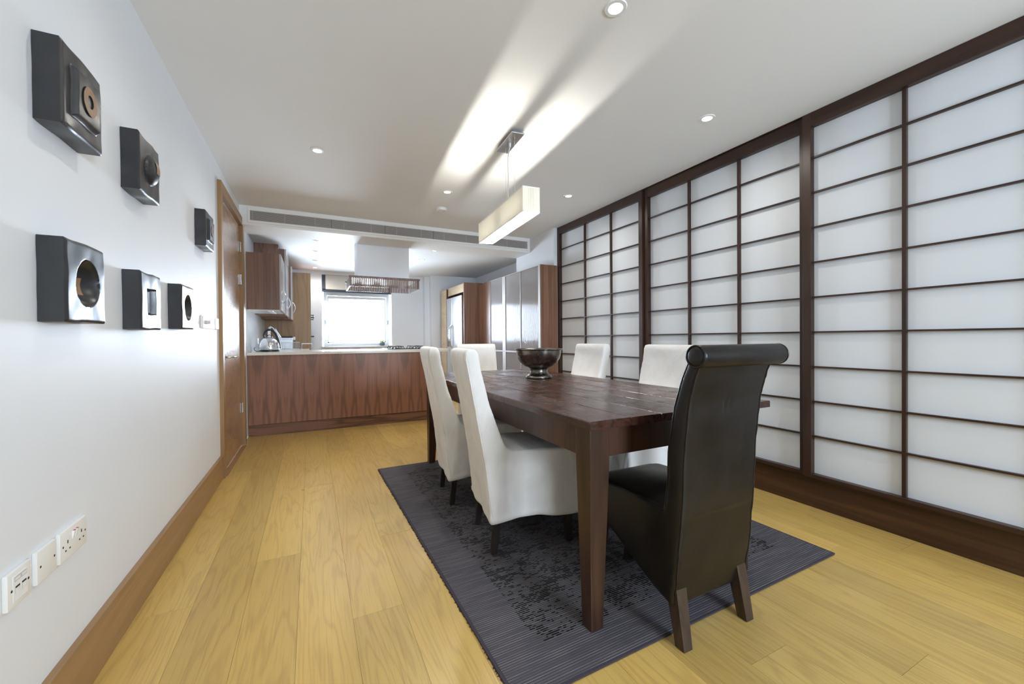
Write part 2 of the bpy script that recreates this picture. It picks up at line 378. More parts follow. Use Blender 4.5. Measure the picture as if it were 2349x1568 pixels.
# wall behind the photographer, with an unseen window added to light the dining area
RX0, RX1, RZ0, RZ1 = 1.10, 2.25, .95, 2.0
m = MB(); m.box(XL - .1, RX0, YREAR - .15, YREAR, 0, H + .1); m.box(RX1, XR + .25, YREAR - .15, YREAR, 0, H + .1)
m.box(RX0, RX1, YREAR - .15, YREAR, 0, RZ0); m.box(RX0, RX1, YREAR - .15, YREAR, RZ1, H + .1)
struct(m.build('wall_front', 'wall_paint'), 'white wall behind the dining area with an added unseen window', 'wall')
w2 = thing('window_added', 'unseen white framed window added behind the dining area for daylight', 'window', ((RX0 + RX1) / 2, YREAR - .08, RZ0), kind='structure')
fr = MB(); fr.box(RX0, RX1, YREAR - .11, YREAR - .05, RZ0, RZ0 + .05); fr.box(RX0, RX1, YREAR - .11, YREAR - .05, RZ1 - .05, RZ1)
xm = (RX0 + RX1) / 2
for x in (RX0, xm - .025, RX1 - .05): fr.box(x, x + .05, YREAR - .11, YREAR - .05, RZ0 + .05, RZ1 - .05)
fr.build('window_frame', 'white_gloss', w2)
for x, xe in ((RX0 + .05, xm - .025), (xm + .025, RX1 - .05)): B('pane', 'clear_glass', w2, x, xe, YREAR - .085, YREAR - .08, RZ0 + .05, RZ1 - .05)
# baseboards
m = MB(); m.prism([(XL, 0), (XL + .014, 0), (XL + .014, .012), (XL + .019, .012), (XL + .019, .18), (XL, .182)], lambda u, v, w: (u, w, v), YREAR, 3.795)
struct(m.build('baseboard_left', 'oak_trim'), 'pale oak skirting board along the white wall', 'baseboard')
struct(B('baseboard_right', 'dark_board', None, XR + .062, XR + .13, YREAR, 4.25, 0, .2, bev=.003), 'deep dark stained board under the paper screens', 'baseboard')

# ------------------------------------------------------------------ door and architrave
d = thing('door_1', 'flush oak veneered door with chrome lever handle', 'door', (XL, 4.39, 0), kind='structure')
leaf = B('door_leaf', 'door_veneer', d, XL - .045, XL - .006, DY0 + .012, DY1 - .012, .006, DZ - .012)
hd = MB(); hd.lathe([(0, 0), (.026, 0), (.026, .008), (0, .008)], 24); 
hm = hd.mesh('rose', True)
for v in hm.vertices: v.co = Vector((XL - .006 + v.co.z, 4.03 + v.co.x, .935 + v.co.y))
handle = link('handle', hm, 'chrome', leaf)
MB().tube([(XL - .002, 4.03, .935), (XL + .045, 4.03, .935), (XL + .055, 4.038, .935), (XL + .058, 4.06, .935), (XL + .058, 4.17, .935)], .0095, 12).build('lever', 'chrome', leaf, True)
for z in (2.02, 1.69, .39):
    hg = MB()
    for k in range(5): hg.tube([(XL + .004, DY1 - .012, z - .05 + k * .02 + .001), (XL + .004, DY1 - .012, z - .05 + k * .02 + .019)], .0065, 10)
    hg.box(XL - .006, XL - .002, DY1 - .04, DY1 - .012, z - .05, z + .05)
    hg.build('hinge', 'satin_nickel', d)
t0 = XL + .026
m = MB(); m.prism([(XL, 3.80), (t0, 3.80), (t0, 3.868), (XL - .05, 3.868)][:4], lambda u, v, w: (u, v, w), 0, 2.313)
o1 = m.build('jamb', 'oak_trim_upright', d)
m = MB(); m.prism([(XL - .05, 4.907), (t0, 4.907), (t0, 4.985), (XL, 4.985)], lambda u, v, w: (u, v, w), 0, 2.313); m.build('jamb', 'oak_trim_upright', d)
m = MB(); m.prism([(XL, 2.313), (t0, 2.313), (t0, 2.237), (XL - .05, 2.237)], lambda u, v, w: (u, w, v), 3.868, 4.907); m.build('door_head', 'oak_trim', d)
B('floor_strip', 'oak_trim', d, XL, XL + .035, 3.87, 4.9, 0, .004)

# ------------------------------------------------------------------ shoji screens
def shoji(y_far, y_near, x0, posts, lab, sn=.046):
    # x0: front plane; runs from y_far (away) to y_near
    root = thing('shoji_screen', lab, 'sliding screen', (x0 + .02, (y_far + y_near) / 2, .2), group='paper screens along the wall')
    zb, zt, sw, dp = .203, H - .004, .046, .038
    for a in ((y_near, y_near + sn), (y_far - sw, y_far)):
        B('stile', 'dark_wood', root, x0, x0 + dp + .012, *a, zb, zt, bev=.0015)
    B('bottom_rail', 'dark_wood_along', root, x0, x0 + dp + .012, y_near + sn, y_far - sw, zb, .226, bev=.0015)
    B('top_rail', 'dark_wood_along', root, x0, x0 + dp + .012, y_near + sn, y_far - sw, 2.352, zt, bev=.0015)
    for p in posts: B('lattice_post', 'dark_wood', root, x0 + .016, x0 + dp, p - .0085, p + .0085, .226, 2.352, bev=.001)
    z0, dz = .243, .2135
    zs = [z0 + dz * k for k in range(1, 10)]
    me = MB().box(x0 + .017, x0 + dp - .001, y_near + sn, y_far - sw, -.0045, .0045).mesh('lattice_rail'); me.materials.append(MAT['dark_wood_along'])
    for z in zs:
        o = bpy.data.objects.new('lattice_rail', me); COL.objects.link(o); o.location = (0, 0, z); setpar(o, root)
    cuts = [y_near + sn] + sorted(posts) + [y_far - sw]; zc = [.226] + zs + [2.352]
    for a, b in zip(cuts, cuts[1:]):
        cache = {}
        for c, e in zip(zc, zc[1:]):
            key = round(e - c, 4)
            if key not in cache:
                cache[key] = MB().box(x0 + dp, x0 + dp + .003, a, b, c, e).mesh('paper_pane'); cache[key].materials.append(MAT['shoji_paper']); cache[(key, 'z')] = c
            o = bpy.data.objects.new('paper_pane', cache[key]); COL.objects.link(o); o.location = (0, 0, c - cache[(key, 'z')]); setpar(o, root)
    return root
shoji(4.248, 2.813, XR, [3.718, 3.276], 'paper lattice screen touching the walnut cabinet end panel')
shoji(2.811, 1.454, XR + .02, [2.331, 1.900], 'paper lattice screen set back behind its two neighbours', .026)
shoji(1.452, .030, XR, [.977, .503], 'paper lattice screen beside the black leather chair')
shoji(.028, -1.36, XR + .02, [-.43, -.90], 'paper lattice screen furthest from the kitchen', .026)
struct(B('trim_2', 'dark_wood_along', None, XR + .006, XR + .06, YREAR, 4.25, H - .004, H + .012), 'dark head track of the paper screens', 'trim')

# ------------------------------------------------------------------ air vent in the bulkhead
v = thing('air_vent', 'long slatted air vent grille set in the cream bulkhead', 'vent', (1.0, YB, 2.28))
gx0, gx1, gz0, gz1 = -.545, 2.655, 2.2925, 2.3915
B('backing', 'vent_dark', v, gx0, gx1, YB - .003, YB - .001, gz0, gz1)
fm = MB(); t = .022
fm.box(gx0 - t, gx1 + t, YB - .011, YB - .0005, gz1, gz1 + t, bev=.002); fm.box(gx0 - t, gx1 + t, YB - .011, YB - .0005, gz0 - t, gz0, bev=.002)
fm.box(gx0 - t, gx0, YB - .011, YB - .0005, gz0, gz1, bev=.002); fm.box(gx1, gx1 + t, YB - .011, YB - .0005, gz0, gz1, bev=.002)
fm.build('vent_frame', 'bulkhead_paint', v)
sl = MB().box(gx0, gx1, YB - .009, YB - .003, -.0021, .0021).mesh('slat'); sl.materials.append(MAT['vent_slat'])
ns = 12
for k in range(ns):
    o = bpy.data.objects.new('slat', sl); COL.objects.link(o); o.location = (0, 0, gz0 + (k + .5) * (gz1 - gz0) / ns); setpar(o, v)
for k in range(12):
    x = gx0 + .02 + k * (gx1 - gx0 - .04) / 11
    B('divider', 'vent_slat', v, x - .002, x + .002, YB - .0095, YB - .0025, gz0, gz1)
for x in (.21, .78, 1.35): B('divider', 'vent_dark', v, x - .0012, x + .0012, YB - .010, YB - .0025, gz0, gz1)

# ------------------------------------------------------------------ downlights
def downlight(x, y, z, lit, lab, group, power=DOWN_W):
    t = thing('downlight', lab, 'ceiling light', (x, y, z), group=group)
    o = MB().lathe([(.030, 0), (.030, -.004), (.044, -.004), (.047, 0)], 28, (x, y, z)).build('trim_ring', 'white_gloss', t, True)
    MB().lathe([(0, -.0015), (.030, -.0015)], 24, (x, y, z)).build('lamp_face', 'lamp_disc' if lit else 'lamp_off', t)
    if lit:
        d = bpy.data.lights.new('downlight_beam', 'SPOT'); d.energy = power; d.color = DOWN_COL; d.spot_size = R(164); d.spot_blend = .85; d.shadow_soft_size = .03
        l = bpy.data.objects.new('downlight_beam', d); COL.objects.link(l); l.location = (0, 0, -.012); l.parent = t
    return t
GD = 'recessed dining room downlights'; GK = 'recessed kitchen downlights'
downlight(.053, 3.246, H, 1, 'lit round downlight in ceiling close to the white wall and door', GD, 15)
downlight(1.145, 1.317, H, 1, 'lit round downlight over the near end of the table', GD)
downlight(2.231, 1.727, H, 1, 'lit round downlight near the paper screens beside the black chair', GD)
downlight(1.147, 3.642, H, 1, 'lit round downlight beside the smoke detector', GD, 34)
downlight(2.230, 3.247, H, 1, 'lit round downlight near the screens above the far dining chair', GD)
downlight(.053, 1.727, H, 1, 'lit round downlight above the largest black reliefs', GD, 11)
downlight(.053, -.6, H, 1, 'lit round downlight behind the dining area by the white wall', GD, 11)
for y, l in ((5.52, 0), (6.20, 0), (6.93, 0), (7.62, 1)):
    downlight(.068, y, K, l, {5.52: 'unlit small downlight next to the bulkhead beside the hood chimney', 6.20: 'unlit small downlight midway along the wall cabinets', 6.93: 'unlit small downlight in front of the tall oven unit', 7.62: 'lit small downlight close to the kitchen window blind'}[y], GK, 22)
for y in (5.50, 6.21): downlight(1.54, y, K, 1, 'lit small downlight near bulkhead between hood and fridge' if y < 6 else 'lit small downlight deeper in kitchen between hood and fridge', GK, 22)

# smoke detector
s = thing('smoke_detector', 'flat round white smoke detector on the ceiling', 'smoke detector', (1.233, 4.131, H))
MB().lathe([(0, -.03), (.035, -.03), (.052, -.024), (.056, -.012), (.060, -.010), (.060, 0)], 32, (1.233, 4.131, H)).build('cover', 'white_plastic', s, True)
MB().lathe([(.030, -.0312), (.032, -.0312)], 32, (1.233, 4.131, H)).build('vent_ring', 'grey_plastic', s)
B('test_light', 'red_mark', s, 1.255, 1.259, 4.10, 4.104, H - .0305, H - .0275)

# ------------------------------------------------------------------ pendant lamp
def pendant():
    cx, cy = 1.236, 2.585; rz = R(-4.2)
    p = thing('pendant_lamp', 'long rectangular cream thread pendant lamp hung over the table', 'pendant lamp', (cx, cy, 1.84), rz)
    def L(name, me, mat, par=p): o = link(name, me, mat); setpar(o, par, True); return o
    L2, w, z0, z1 = .437, .058, 0., .147
    th = .002
    sh = L('lamp_shade', MB().box(-w, -w + th, -L2, L2, z0, z1).box(w - th, w, -L2, L2, z0, z1).box(-w + th, w - th, -L2, -L2 + th, z0, z1).box(-w + th, w - th, L2 - th, L2, z0, z1).mesh('lamp_shade'), 'shade_threads')
    for z in (z0, z1):
        m = MB(); e = .003
        m.box(-w - .001, -w + e, -L2 - .001, L2 + .001, z - .004, z + .004).box(w - e, w + .001, -L2 - .001, L2 + .001, z - .004, z + .004)
        m.box(-w, w, -L2 - .001, -L2 + e, z - .004, z + .004).box(-w, w, L2 - e, L2 + .001, z - .004, z + .004)
        o = link('rim', m.mesh('rim'), 'thread_white'); setpar(o, sh, True)
    L('lamp_bar', MB().box(-.0065, .0065, -L2 + .004, -.05, z1 - .030, z1 - .022).box(-.0065, .0065, .05, L2 - .004, z1 - .030, z1 - .022).box(-w + .002, w - .002, -.205, -.195, z1 - .026, z1 - .022).box(-w + .002, w - .002, .195, .205, z1 - .026, z1 - .022).mesh('lamp_bar'), 'white_gloss')
    for y in (-.235, .235):
        for e in (-.172, .172): L('lamp_holder', MB().box(-.005, .005, y + e - .006, y + e + .006, z1 - .092, z1 - .022).mesh('lamp_holder'), 'white_plastic')
        L('light_tube', MB().tube([(0, y - .165, z1 - .084), (0, y + .165, z1 - .084)], .005, 12).mesh('light_tube', True), 'bulb_glow')
    for y in (-.20, .20):
        L('rod', MB().tube([(0, y, z1 - .03), (0, y, -.012)], .0028, 8).mesh('rod', True), 'satin_nickel')
    dz = H - 1.84
    pl = L('ceiling_plate', MB().box(-.045, .045, -.245, .05, dz - .034, dz - .027, bev=.001).mesh('ceiling_plate'), 'steel')
    o = link('bracket', MB().box(-.025, .025, -.215, -.165, dz - .027, dz - .0005).box(-.025, .025, -.03, .02, dz - .027, dz - .0005).mesh('bracket'), 'satin_nickel'); setpar(o, pl, True)
    for y in (-.182, -.022):
        o = link('cable_grip', MB().tube([(0, y, dz - .034), (0, y, dz - .048)], .006, 12).mesh('cable_grip', True), 'satin_nickel'); setpar(o, pl, True)
        L('steel_cable', MB().tube([(0, y, dz - .045), (0, y, z1 - .024)], .0011, 6).mesh('steel_cable'), 'cable_clear')
    o = link('cord_grip', MB().lathe([(.009, -.034), (.009, -.046), (.006, -.058), (.004, -.064)], 14, (0, -.10, dz)).mesh('cord_grip', True), 'white_plastic'); setpar(o, pl, True)
    pts = []
    for k in range(17):
        u = k / 16; pts.append((-.006 * math.sin(u * 9), -.10 + .045 * math.sin(u * PI * 1.1) * (1 if u < .75 else 1) - .02 * u * math.sin(u * 7), dz - .06 + u * (z1 - .024 - dz + .06)))
    L('flex_cord', MB().tube(pts, .0032, 8).mesh('flex_cord', True), 'cable_clear')
pendant()

# ------------------------------------------------------------------ wall reliefs
def relief(y0, z0, fn, lab, patch=None, name='wall_relief'):
    S, D, N = .226, .057, 76
    rt = thing(name, lab, 'wall sculpture', (XL, y0 + S / 2, z0), group='black ceramic wall reliefs')
    rng = random.Random(int(y0 * 1000 + z0 * 77)); ph = rng.random() * 9
    def edge(u):  # rounding at the borders
        a = min(u, 1 - u) / .04
        return 1 - max(0, 1 - a) ** 2.2 * .085 if a < 1 else 1
    def pos(i, j, dx=0.):
        u, w = i / N, j / N
        bow = .006 * math.sin(u * PI) * math.sin(ph + w * 4) * (1 if 0 < w < 1 else .6)
        h = D * min(edge(u), edge(w)) + fn((u - .5) * S, (w - .5) * S) + .0018 * noise.noise(Vector((u * 4 + ph, w * 4, ph)))
        bx = .004 * noise.noise(Vector((ph, w * 3, 1.3))); bz = .004 * noise.noise(Vector((u * 3, ph, 2.1)))
        return Vector((XL + h + dx, y0 + S * u + bx, z0 + S * w + bz))
    bm = bmesh.new(); g = [[bm.verts.new(pos(i, j)) for j in range(N + 1)] for i in range(N + 1)]
    for i in range(N):
        for j in range(N): bm.faces.new((g[i][j], g[i + 1][j], g[i + 1][j + 1], g[i][j + 1]))
    ring = [g[i][0] for i in range(N)] + [g[N][j] for j in range(N)] + [g[i][N] for i in range(N, 0, -1)] + [g[0][j] for j in range(N, 0, -1)]
    back = [bm.verts.new((XL + .001, v.co.y, v.co.z)) for v in ring]; n = len(ring)
    for k in range(n): bm.faces.new((ring[k], back[k], back[(k + 1) % n], ring[(k + 1) % n]))
    bm.faces.new(back)
    mb = MB(); mb.bm.free(); mb.bm = bm
    mb.build('ceramic_block', 'black_ceramic', rt, True)
    if patch:
        kind, a = patch; bm = bmesh.new()
        def hp(u, w): return Vector((XL + D + fn(u, w) + .0016, y0 + S / 2 + u, z0 + S / 2 + w))
        if kind == 'ring':
            r1, r2 = a; q = 36
            A = [bm.verts.new(hp(r1 * math.cos(2 * PI * k / q), r1 * math.sin(2 * PI * k / q)) + Vector((.001, 0, 0))) for k in range(q)]
            C = [bm.verts.new(hp(r2 * math.cos(2 * PI * k / q), r2 * math.sin(2 * PI * k / q)) + Vector((.001, 0, 0))) for k in range(q)]
            for k in range(q): bm.faces.new((A[k], C[k], C[(k + 1) % q], A[(k + 1) % q]))
        else:
            u0, u1, w0, w1 = a; q = 10
            gg = [[bm.verts.new(hp(u0 + (u1 - u0) * i / q, w0 + (w1 - w0) * j / q)) for j in range(q + 1)] for i in range(q + 1)]
            for i in range(q):
                for j in range(q): bm.faces.new((gg[i][j], gg[i + 1][j], gg[i + 1][j + 1], gg[i][j + 1]))
        mb = MB(); mb.bm.free(); mb.bm = bm; mb.build('copper_inlay', 'copper_leaf', rt, True)
def sq(u, w, a): return max(abs(u), abs(w)) < a
def step(x, e=.004): return max(0., min(1., .5 + x / (2 * e)))
boss = lambda u, w: .013 * step(.066 - max(abs(u), abs(w)))
dome = lambda u, w: (lambda r: 0.027 * (1 - (r / .060) ** 2) ** .62 if r < .060 else 0)(math.hypot(u, w))
bowl = lambda u, w: (lambda r: -.042 * (1 - (r / .068) ** 2) ** .8 if r < .068 else 0)(math.hypot(u - .004, w))
hole = lambda u, w: -.034 * step(.048 - max(abs(u), abs(w)))
relief(1.484, 1.650, boss, 'black ceramic square relief with large copper ring on raised panel', ('ring', (.018, .040)))
relief(2.023, 1.653, dome, 'black ceramic square relief with a bulging dome', ('sq', (-.020, .022, -.016, .03)))
relief(3.108, 1.664, boss, 'black ceramic square relief with raised panel hung beside the door', ('ring', (.014, .034)))
relief(1.489, 1.125, bowl, 'black ceramic square relief with round hollow holding copper patch', ('sq', (.0, .040, -.030, .020)))
relief(2.020, 1.117, hole, 'black ceramic square relief with a square sunken hole', ('ring', (.010, .026)))
relief(2.564, 1.132, bowl, 'black ceramic square relief with round hollow nearest light switches', None)

# ------------------------------------------------------------------ sockets and switches
def plate(name, lab, cat, y0, y1, z0, z1, x=.011):
    t = thing(name, lab, cat, (XL, (y0 + y1) / 2, z0), group='white plates low on the wall')
    f = MB().box(XL, XL + x, y0, y1, z0, z1, bev=.004).build('face_plate', 'white_plastic', t, True)
    return t, XL + x
def screws(t, x, y0, y1, z):
    for y in (y0 + .013, y1 - .013):
        me = MB().tube([(x - .002, y, z), (x + .0004, y, z)], .0032, 12).build('screw', 'dark_slot', t)
t, x = plate('data_socket', 'white double data outlet plate lowest along the skirting', 'socket', 1.338, 1.426, .450, .535)
screws(t, x, 1.338, 1.426, .4925)
B('module_surround', 'white_gloss', t, x - .001, x + .0008, 1.355, 1.408, .464, .523)
for y in (1.360, 1.384):
    q = B('label_window', 'grey_plastic', t, x, x + .0012, y, y + .022, .510, .520); B('label_card', 'white_plastic', q, x, x + .0016, y + .0015, y + .0205, .5115, .5185)
    q = B('jack', 'dark_slot', t, x, x + .0012, y + .003, y + .019, .480, .498); B('shutter', 'white_plastic', q, x, x + .002, y + .003, y + .017, .480, .494)
t, x = plate('blank_plate', 'blank white plate with two screws between the outlets', 'socket', 1.450, 1.538, .452, .536)
screws(t, x, 1.450, 1.538, .494)
t, x = plate('double_socket', 'white double power socket with red tipped switches', 'socket', 1.555, 1.703, .452, .537)
screws(t, x, 1.555, 1.703, .4945)
for c in (1.592, 1.668):
    B('pin_hole', 'dark_slot', t, x - .001, x + .0006, c - .002, c + .002, .497, .506); 
    for dy in (-.011, .011): B('pin_hole', 'dark_slot', t, x - .001, x + .0006, c + dy - .003, c + dy + .003, .4775, .4815)
for y in (1.621, 1.637):
    r_ = MB().hexa([(x - .001, y - .005, .500), (x + .0015, y - .005, .500), (x + .0015, y + .005, .500), (x - .001, y + .005, .500)], [(x - .001, y - .005, .522), (x + .006, y - .005, .522), (x + .006, y + .005, .522), (x - .001, y + .005, .522)]).build('rocker', 'white_gloss', t)
    B('red_tip', 'red_mark', r_, x + .001, x + .0055, y - .0035, y + .0035, .522, .5228)
t = thing('switch_panel', 'row of white light switches and dimmer beside the door', 'light switch', (XL, 3.44, 1.15))
B('back_plate', 'white_plastic', t, XL, XL + .008, 3.225, 3.70, 1.152, 1.238, bev=.003)
for y, w_, dx in ((3.232, .115, .013), (3.352, .118, .010), (3.475, .112, .010), (3.592, .10, .016)):
    B('switch_module', 'white_gloss', t, XL + .006, XL + dx + .002, y, y + w_, 1.156, 1.234, bev=.002)
kb = MB().lathe([(0, .028), (.010, .028), (.012, .026), (.013, 0)], 20).mesh('knob', True)
for v_ in kb.vertices: v_.co = Vector((XL + .014 + v_.co.z, 3.295 + v_.co.x, 1.193 + v_.co.y))
link('dimmer_knob', kb, 'chrome', t)
for k in range(5):
    for dy in ((0,) if k % 2 == 0 else (-.012, .012)): B('button_mark', 'dark_slot', t, XL + .0175, XL + .0186, 3.640 + dy - .004, 3.640 + dy + .004, 1.172 + k * .011, 1.177 + k * .011)

# ------------------------------------------------------------------ rug
def rug():
    # corners far-left (.55, 3.45), near-left (.49,1.07), right (2.227,1.047)
    rz = R(1.1); c = (1.385, 2.265, 0); hw, hl = .872, 1.205
    t = thing('area_rug', 'charcoal grey woven rug with pale stripes under the dining table', 'rug', c, rz)
    o = link('rug_pile', MB().box(-hw, hw, -hl, hl, .0005, .007).mesh('rug_pile'), 'rug_weave'); setpar(o, t, True)
    for nm, a in (('binding', (-hw - .012, -hw, -hl - .01, hl + .01)), ('binding', (hw, hw + .012, -hl - .01, hl + .01)), ('binding', (-hw, hw, -hl - .012, -hl)), ('binding', (-hw, hw, hl, hl + .012))):
        o = link(nm, MB().box(*a, .0005, .0070, bev=.002).mesh(nm), 'rug_binding'); setpar(o, t, True)
    rg = random.Random(3); m = MB()
    for k in range(520):
        sgn = -1 if k % 2 else 1; y = rg.uniform(-hl, hl); L_ = rg.uniform(.001, .008); x = sgn * (hw + .011); dy = rg.uniform(-.006, .006)
        m.hexa([(x, y, .001), (x, y + .0022, .001), (x + sgn * L_, y + dy + .0014, .001), (x + sgn * L_, y + dy, .001)], [(x, y, .004), (x, y + .0022, .004), (x + sgn * L_, y + dy + .0014, .002), (x + sgn * L_, y + dy, .002)])
    o = link('fringe', m.mesh('fringe'), 'rug_binding'); setpar(o, t, True); o['kind'] = 'stuff'
rug()
RZ = .0078   # top of the rug

# ------------------------------------------------------------------ dining table
def table():
    x0, x1, y0, y1, zt = .879, 1.919, 1.152, 3.49, .773
    t = thing('dining_table', 'dark reddish brown farmhouse dining table with glossy worn top', 'table', ((x0 + x1) / 2, (y0 + y1) / 2, RZ))
    ws = [.19, .155, .185, .165, .18, .165]; tot = sum(ws); x = x0
    rg = random.Random(5)
    for i, w in enumerate(ws):
        w = w / tot * (x1 - x0)
        a, b = x + (.0 if i == 0 else .0011), x + w - (.0 if i == 5 else .0011)
        bm = bmesh.new(); n = 26; prof = []
        bv = .004
        rows = []
        for k in range(n + 1):
            yy = y0 + (y1 - y0) * k / n
            if k == 0: yy += rg.uniform(0, .004)
            if k == n: yy -= rg.uniform(0, .004)
            dzl = .0016 * noise.noise(Vector((i * 3.1, yy * 2.3, .5))); e = .0022 * noise.noise(Vector((i * 1.7 + 9, yy * 5, .2)))
            al, bl = a + (abs(e) if i == 0 else 0), b - (abs(e) if i == 5 else 0)
            ring = [(al, yy, zt - .031), (al, yy, zt - bv + dzl), (al + bv, yy, zt + dzl), ((al + bl) / 2, yy, zt + dzl + .0012 * noise.noise(Vector((i, yy * 3, 4)))), (bl - bv, yy, zt + dzl), (bl, yy, zt - bv + dzl), (bl, yy, zt - .031)]
            rows.append([bm.verts.new(p) for p in ring])
        for r1, r2 in zip(rows, rows[1:]):
            for q in range(7): bm.faces.new((r1[q], r1[(q + 1) % 7], r2[(q + 1) % 7], r2[q]))
        bm.faces.new(rows[0]); bm.faces.new(rows[-1][::-1])
        mb = MB(); mb.bm.free(); mb.bm = bm; mb.build('top_board', 'table_wood', t, True)
        x += w
    zu = zt - .031; za = .626
    for a in ((x0 + .045, x1 - .15, y0 + .045, y0 + .068), (x0 + .045, x1 - .15, y1 - .068, y1 - .045), (x0 + .030, x0 + .053, y0 + .1, y1 - .1), (x1 - .16, x1 - .137, y0 + .1, y1 - .1)):
        B('apron', 'table_frame', t, *a, za, zu, bev=.002)
    for sx in (0, 1):
        for sy in (0, 1):
            xc = x0 + .012 if sx == 0 else x1 - .135; yc = y0 + .02 if sy == 0 else y1 - .02
            dx = 1 if sx == 0 else -1; dy = 1 if sy == 0 else -1
            def rect(o_, w_, z): 
                p = [(xc + dx * o_, yc + dy * o_, z), (xc + dx * (o_ + w_), yc + dy * o_, z), (xc + dx * (o_ + w_), yc + dy * (o_ + w_), z), (xc + dx * o_, yc + dy * (o_ + w_), z)]
                return p if dx * dy > 0 else p[::-1]
            m = MB(); r3 = [[m.bm.verts.new(q) for q in rr] for rr in (rect(.002, .054, RZ), rect(0, .088, .60), rect(0, .088, zu))]
            for a_, b_ in zip(r3, r3[1:]):
                for k in range(4): m.bm.faces.new((a_[k], a_[(k + 1) % 4], b_[(k + 1) % 4], b_[k]))
            m.bm.faces.new(r3[0][::-1]); m.bm.faces.new(r3[2])
            ed = [e for e in m.bm.edges if abs(e.verts[0].co.z - e.verts[1].co.z) > .05]
            bmesh.ops.bevel(m.bm, geom=ed, offset=.003, segments=2, profile=.6, affect='EDGES')
            m.build('leg', 'table_frame', t)
table()

# bowl
b = thing('pedestal_bowl', 'aged pewter footed bowl standing on the dining table', 'bowl', (1.525, 2.625, .775))
bp = [(0, .002), (.098, .002), (.101, .008), (.099, .016), (.088, .026), (.072, .036), (.066, .05), (.064, .068), (.068, .074), (.074, .079), (.105, .092), (.138, .118), (.158, .150), (.167, .185), (.169, .208), (.178, .213), (.179, .219), (.172, .221), (.163, .214), (.160, .185), (.150, .155), (.128, .122), (.09, .098), (.04, .088), (0, .086)]
MB().lathe(bp, 56, (1.525, 2.625, .7735)).build('bowl_body', 'aged_pewter', b, True)
MB().lathe([(.0645, .060), (.0668, .062), (.0668, .066), (.0645, .068)], 48, (1.525, 2.625, .7735)).build('stem_ring', 'aged_pewter', b, True)

# ------------------------------------------------------------------ chairs
def voxel(bm, size, smooth_it, fn=None, name='cover'):
    bmesh.ops.recalc_face_normals(bm, faces=bm.faces[:])
    m = bpy.data.meshes.new('tmp'); bm.to_mesh(m); bm.free()
    o = bpy.data.objects.new('tmp', m); COL.objects.link(o)
    md = o.modifiers.new('r', 'REMESH'); md.mode = 'VOXEL'; md.voxel_size = size
    ms = o.modifiers.new('s', 'SMOOTH'); ms.iterations = smooth_it; ms.factor = .5
    dg = bpy.context.evaluated_depsgraph_get(); me = bpy.data.meshes.new_from_object(o.evaluated_get(dg))
    bpy.data.objects.remove(o); bpy.data.meshes.remove(m); me.name = name
    if fn:
        for v in me.vertices: v.co = fn(v.co.copy())
    for p in me.polygons: p.use_smooth = True
    return me
COVER = [(-.020, .165), (-.036, .30), (-.056, .45), (-.086, .62), (-.118, .80), (-.152, .975), (-.150, 1.0), (-.132, 1.014), (-.095, 1.012), (-.078, .985), (-.070, .92), (-.030, .75), (.022, .60), (.050, .53), (.085, .507), (.25, .503), (.43, .497), (.447, .48), (.455, .45), (.462, .165)]
def cover_mesh():
    mb = MB(); mb.prism(COVER, lambda u, v, w: (u, w, v), -.205, .205)
    def fn(p):
        x, y, z = p
        k = max(0., min(1., (.46 - z) / .30))
        cx_ = .21
        p.x = cx_ + (x - cx_) * (1 + .03 * k) ; p.y = y * (1 + .075 * k)
        s = 1 if y > 0 else -1
        # soft folds in the skirt and hem
        a = math.atan2(p.y, p.x - .21)
        w = k * (.007 * math.sin(a * 5 + 1) + .004 * math.sin(a * 11 + 2.2))
        p.x += w * math.cos(a); p.y += w * math.sin(a)
        p.z += k * k * .012 * math.sin(a * 3 + .6) * (1 if z < .3 else .3)
        n = noise.noise(Vector((x * 7, y * 7, z * 5))); n2 = noise.noise(Vector((x * 19 + 3, y * 19, z * 9)))
        d = .0045 * n + .0022 * n2
        if abs(y) > .17: p.y += s * d * 1.4
        elif z < .5 or x < -.02: p.x += d
        else: p.z += d
        if .168 < z < .195: p.y += s * .003 * (abs(y) > .15); p.x += (.003 if x > .4 else (-.003 if x < 0 else 0))
        return p
    return voxel(mb.bm, .0105, 7, fn, 'slip_cover')
CM = cover_mesh()
def leg_mesh(x0, y0, x1, y1, w0, w1, zt, name='leg', zb=0.):
    def sq_(x, y, w, z): return [(x - w, y - w, z), (x + w, y - w, z), (x + w, y + w, z), (x - w, y + w, z)]
    return MB().hexa(sq_(x1, y1, w1, zb), sq_(x0, y0, w0, zt), bev=.002).mesh(name)
WL = [leg_mesh(.03, -.165, -.005, -.17, .02, .015, .32), leg_mesh(.03, .165, -.005, .17, .02, .015, .32), leg_mesh(.40, -.165, .405, -.165, .02, .016, .32), leg_mesh(.40, .165, .405, .165, .02, .016, .32)]
from mathutils.bvhtree import BVHTree
def snapped(me, pts, lift=.0005, n=40):
    bv = BVHTree.FromPolygons([v.co for v in me.vertices], [p.vertices[:] for p in me.polygons]); out = []
    P = [Vector(p) for p in pts]
    for k in range(n + 1):
        u = k / n * (len(P) - 1); i = min(int(u), len(P) - 2); q = P[i].lerp(P[i + 1], u - i)
        co, no, _, _ = bv.find_nearest(q); out.append(co + no * lift)
    return out
def seam(side):
    y = side * .204; pts = [(-.018, y * 1.06, .19), (-.035, y * 1.03, .30), (-.053, y, .45), (-.083, y * .985, .62), (-.114, y * .985, .80), (-.143, y * .98, .955), (-.140, y * .975, .985)]
    return MB().tube(snapped(CM, pts), .0026, 6).mesh('seam', True)
SM = [seam(-1), seam(1)]
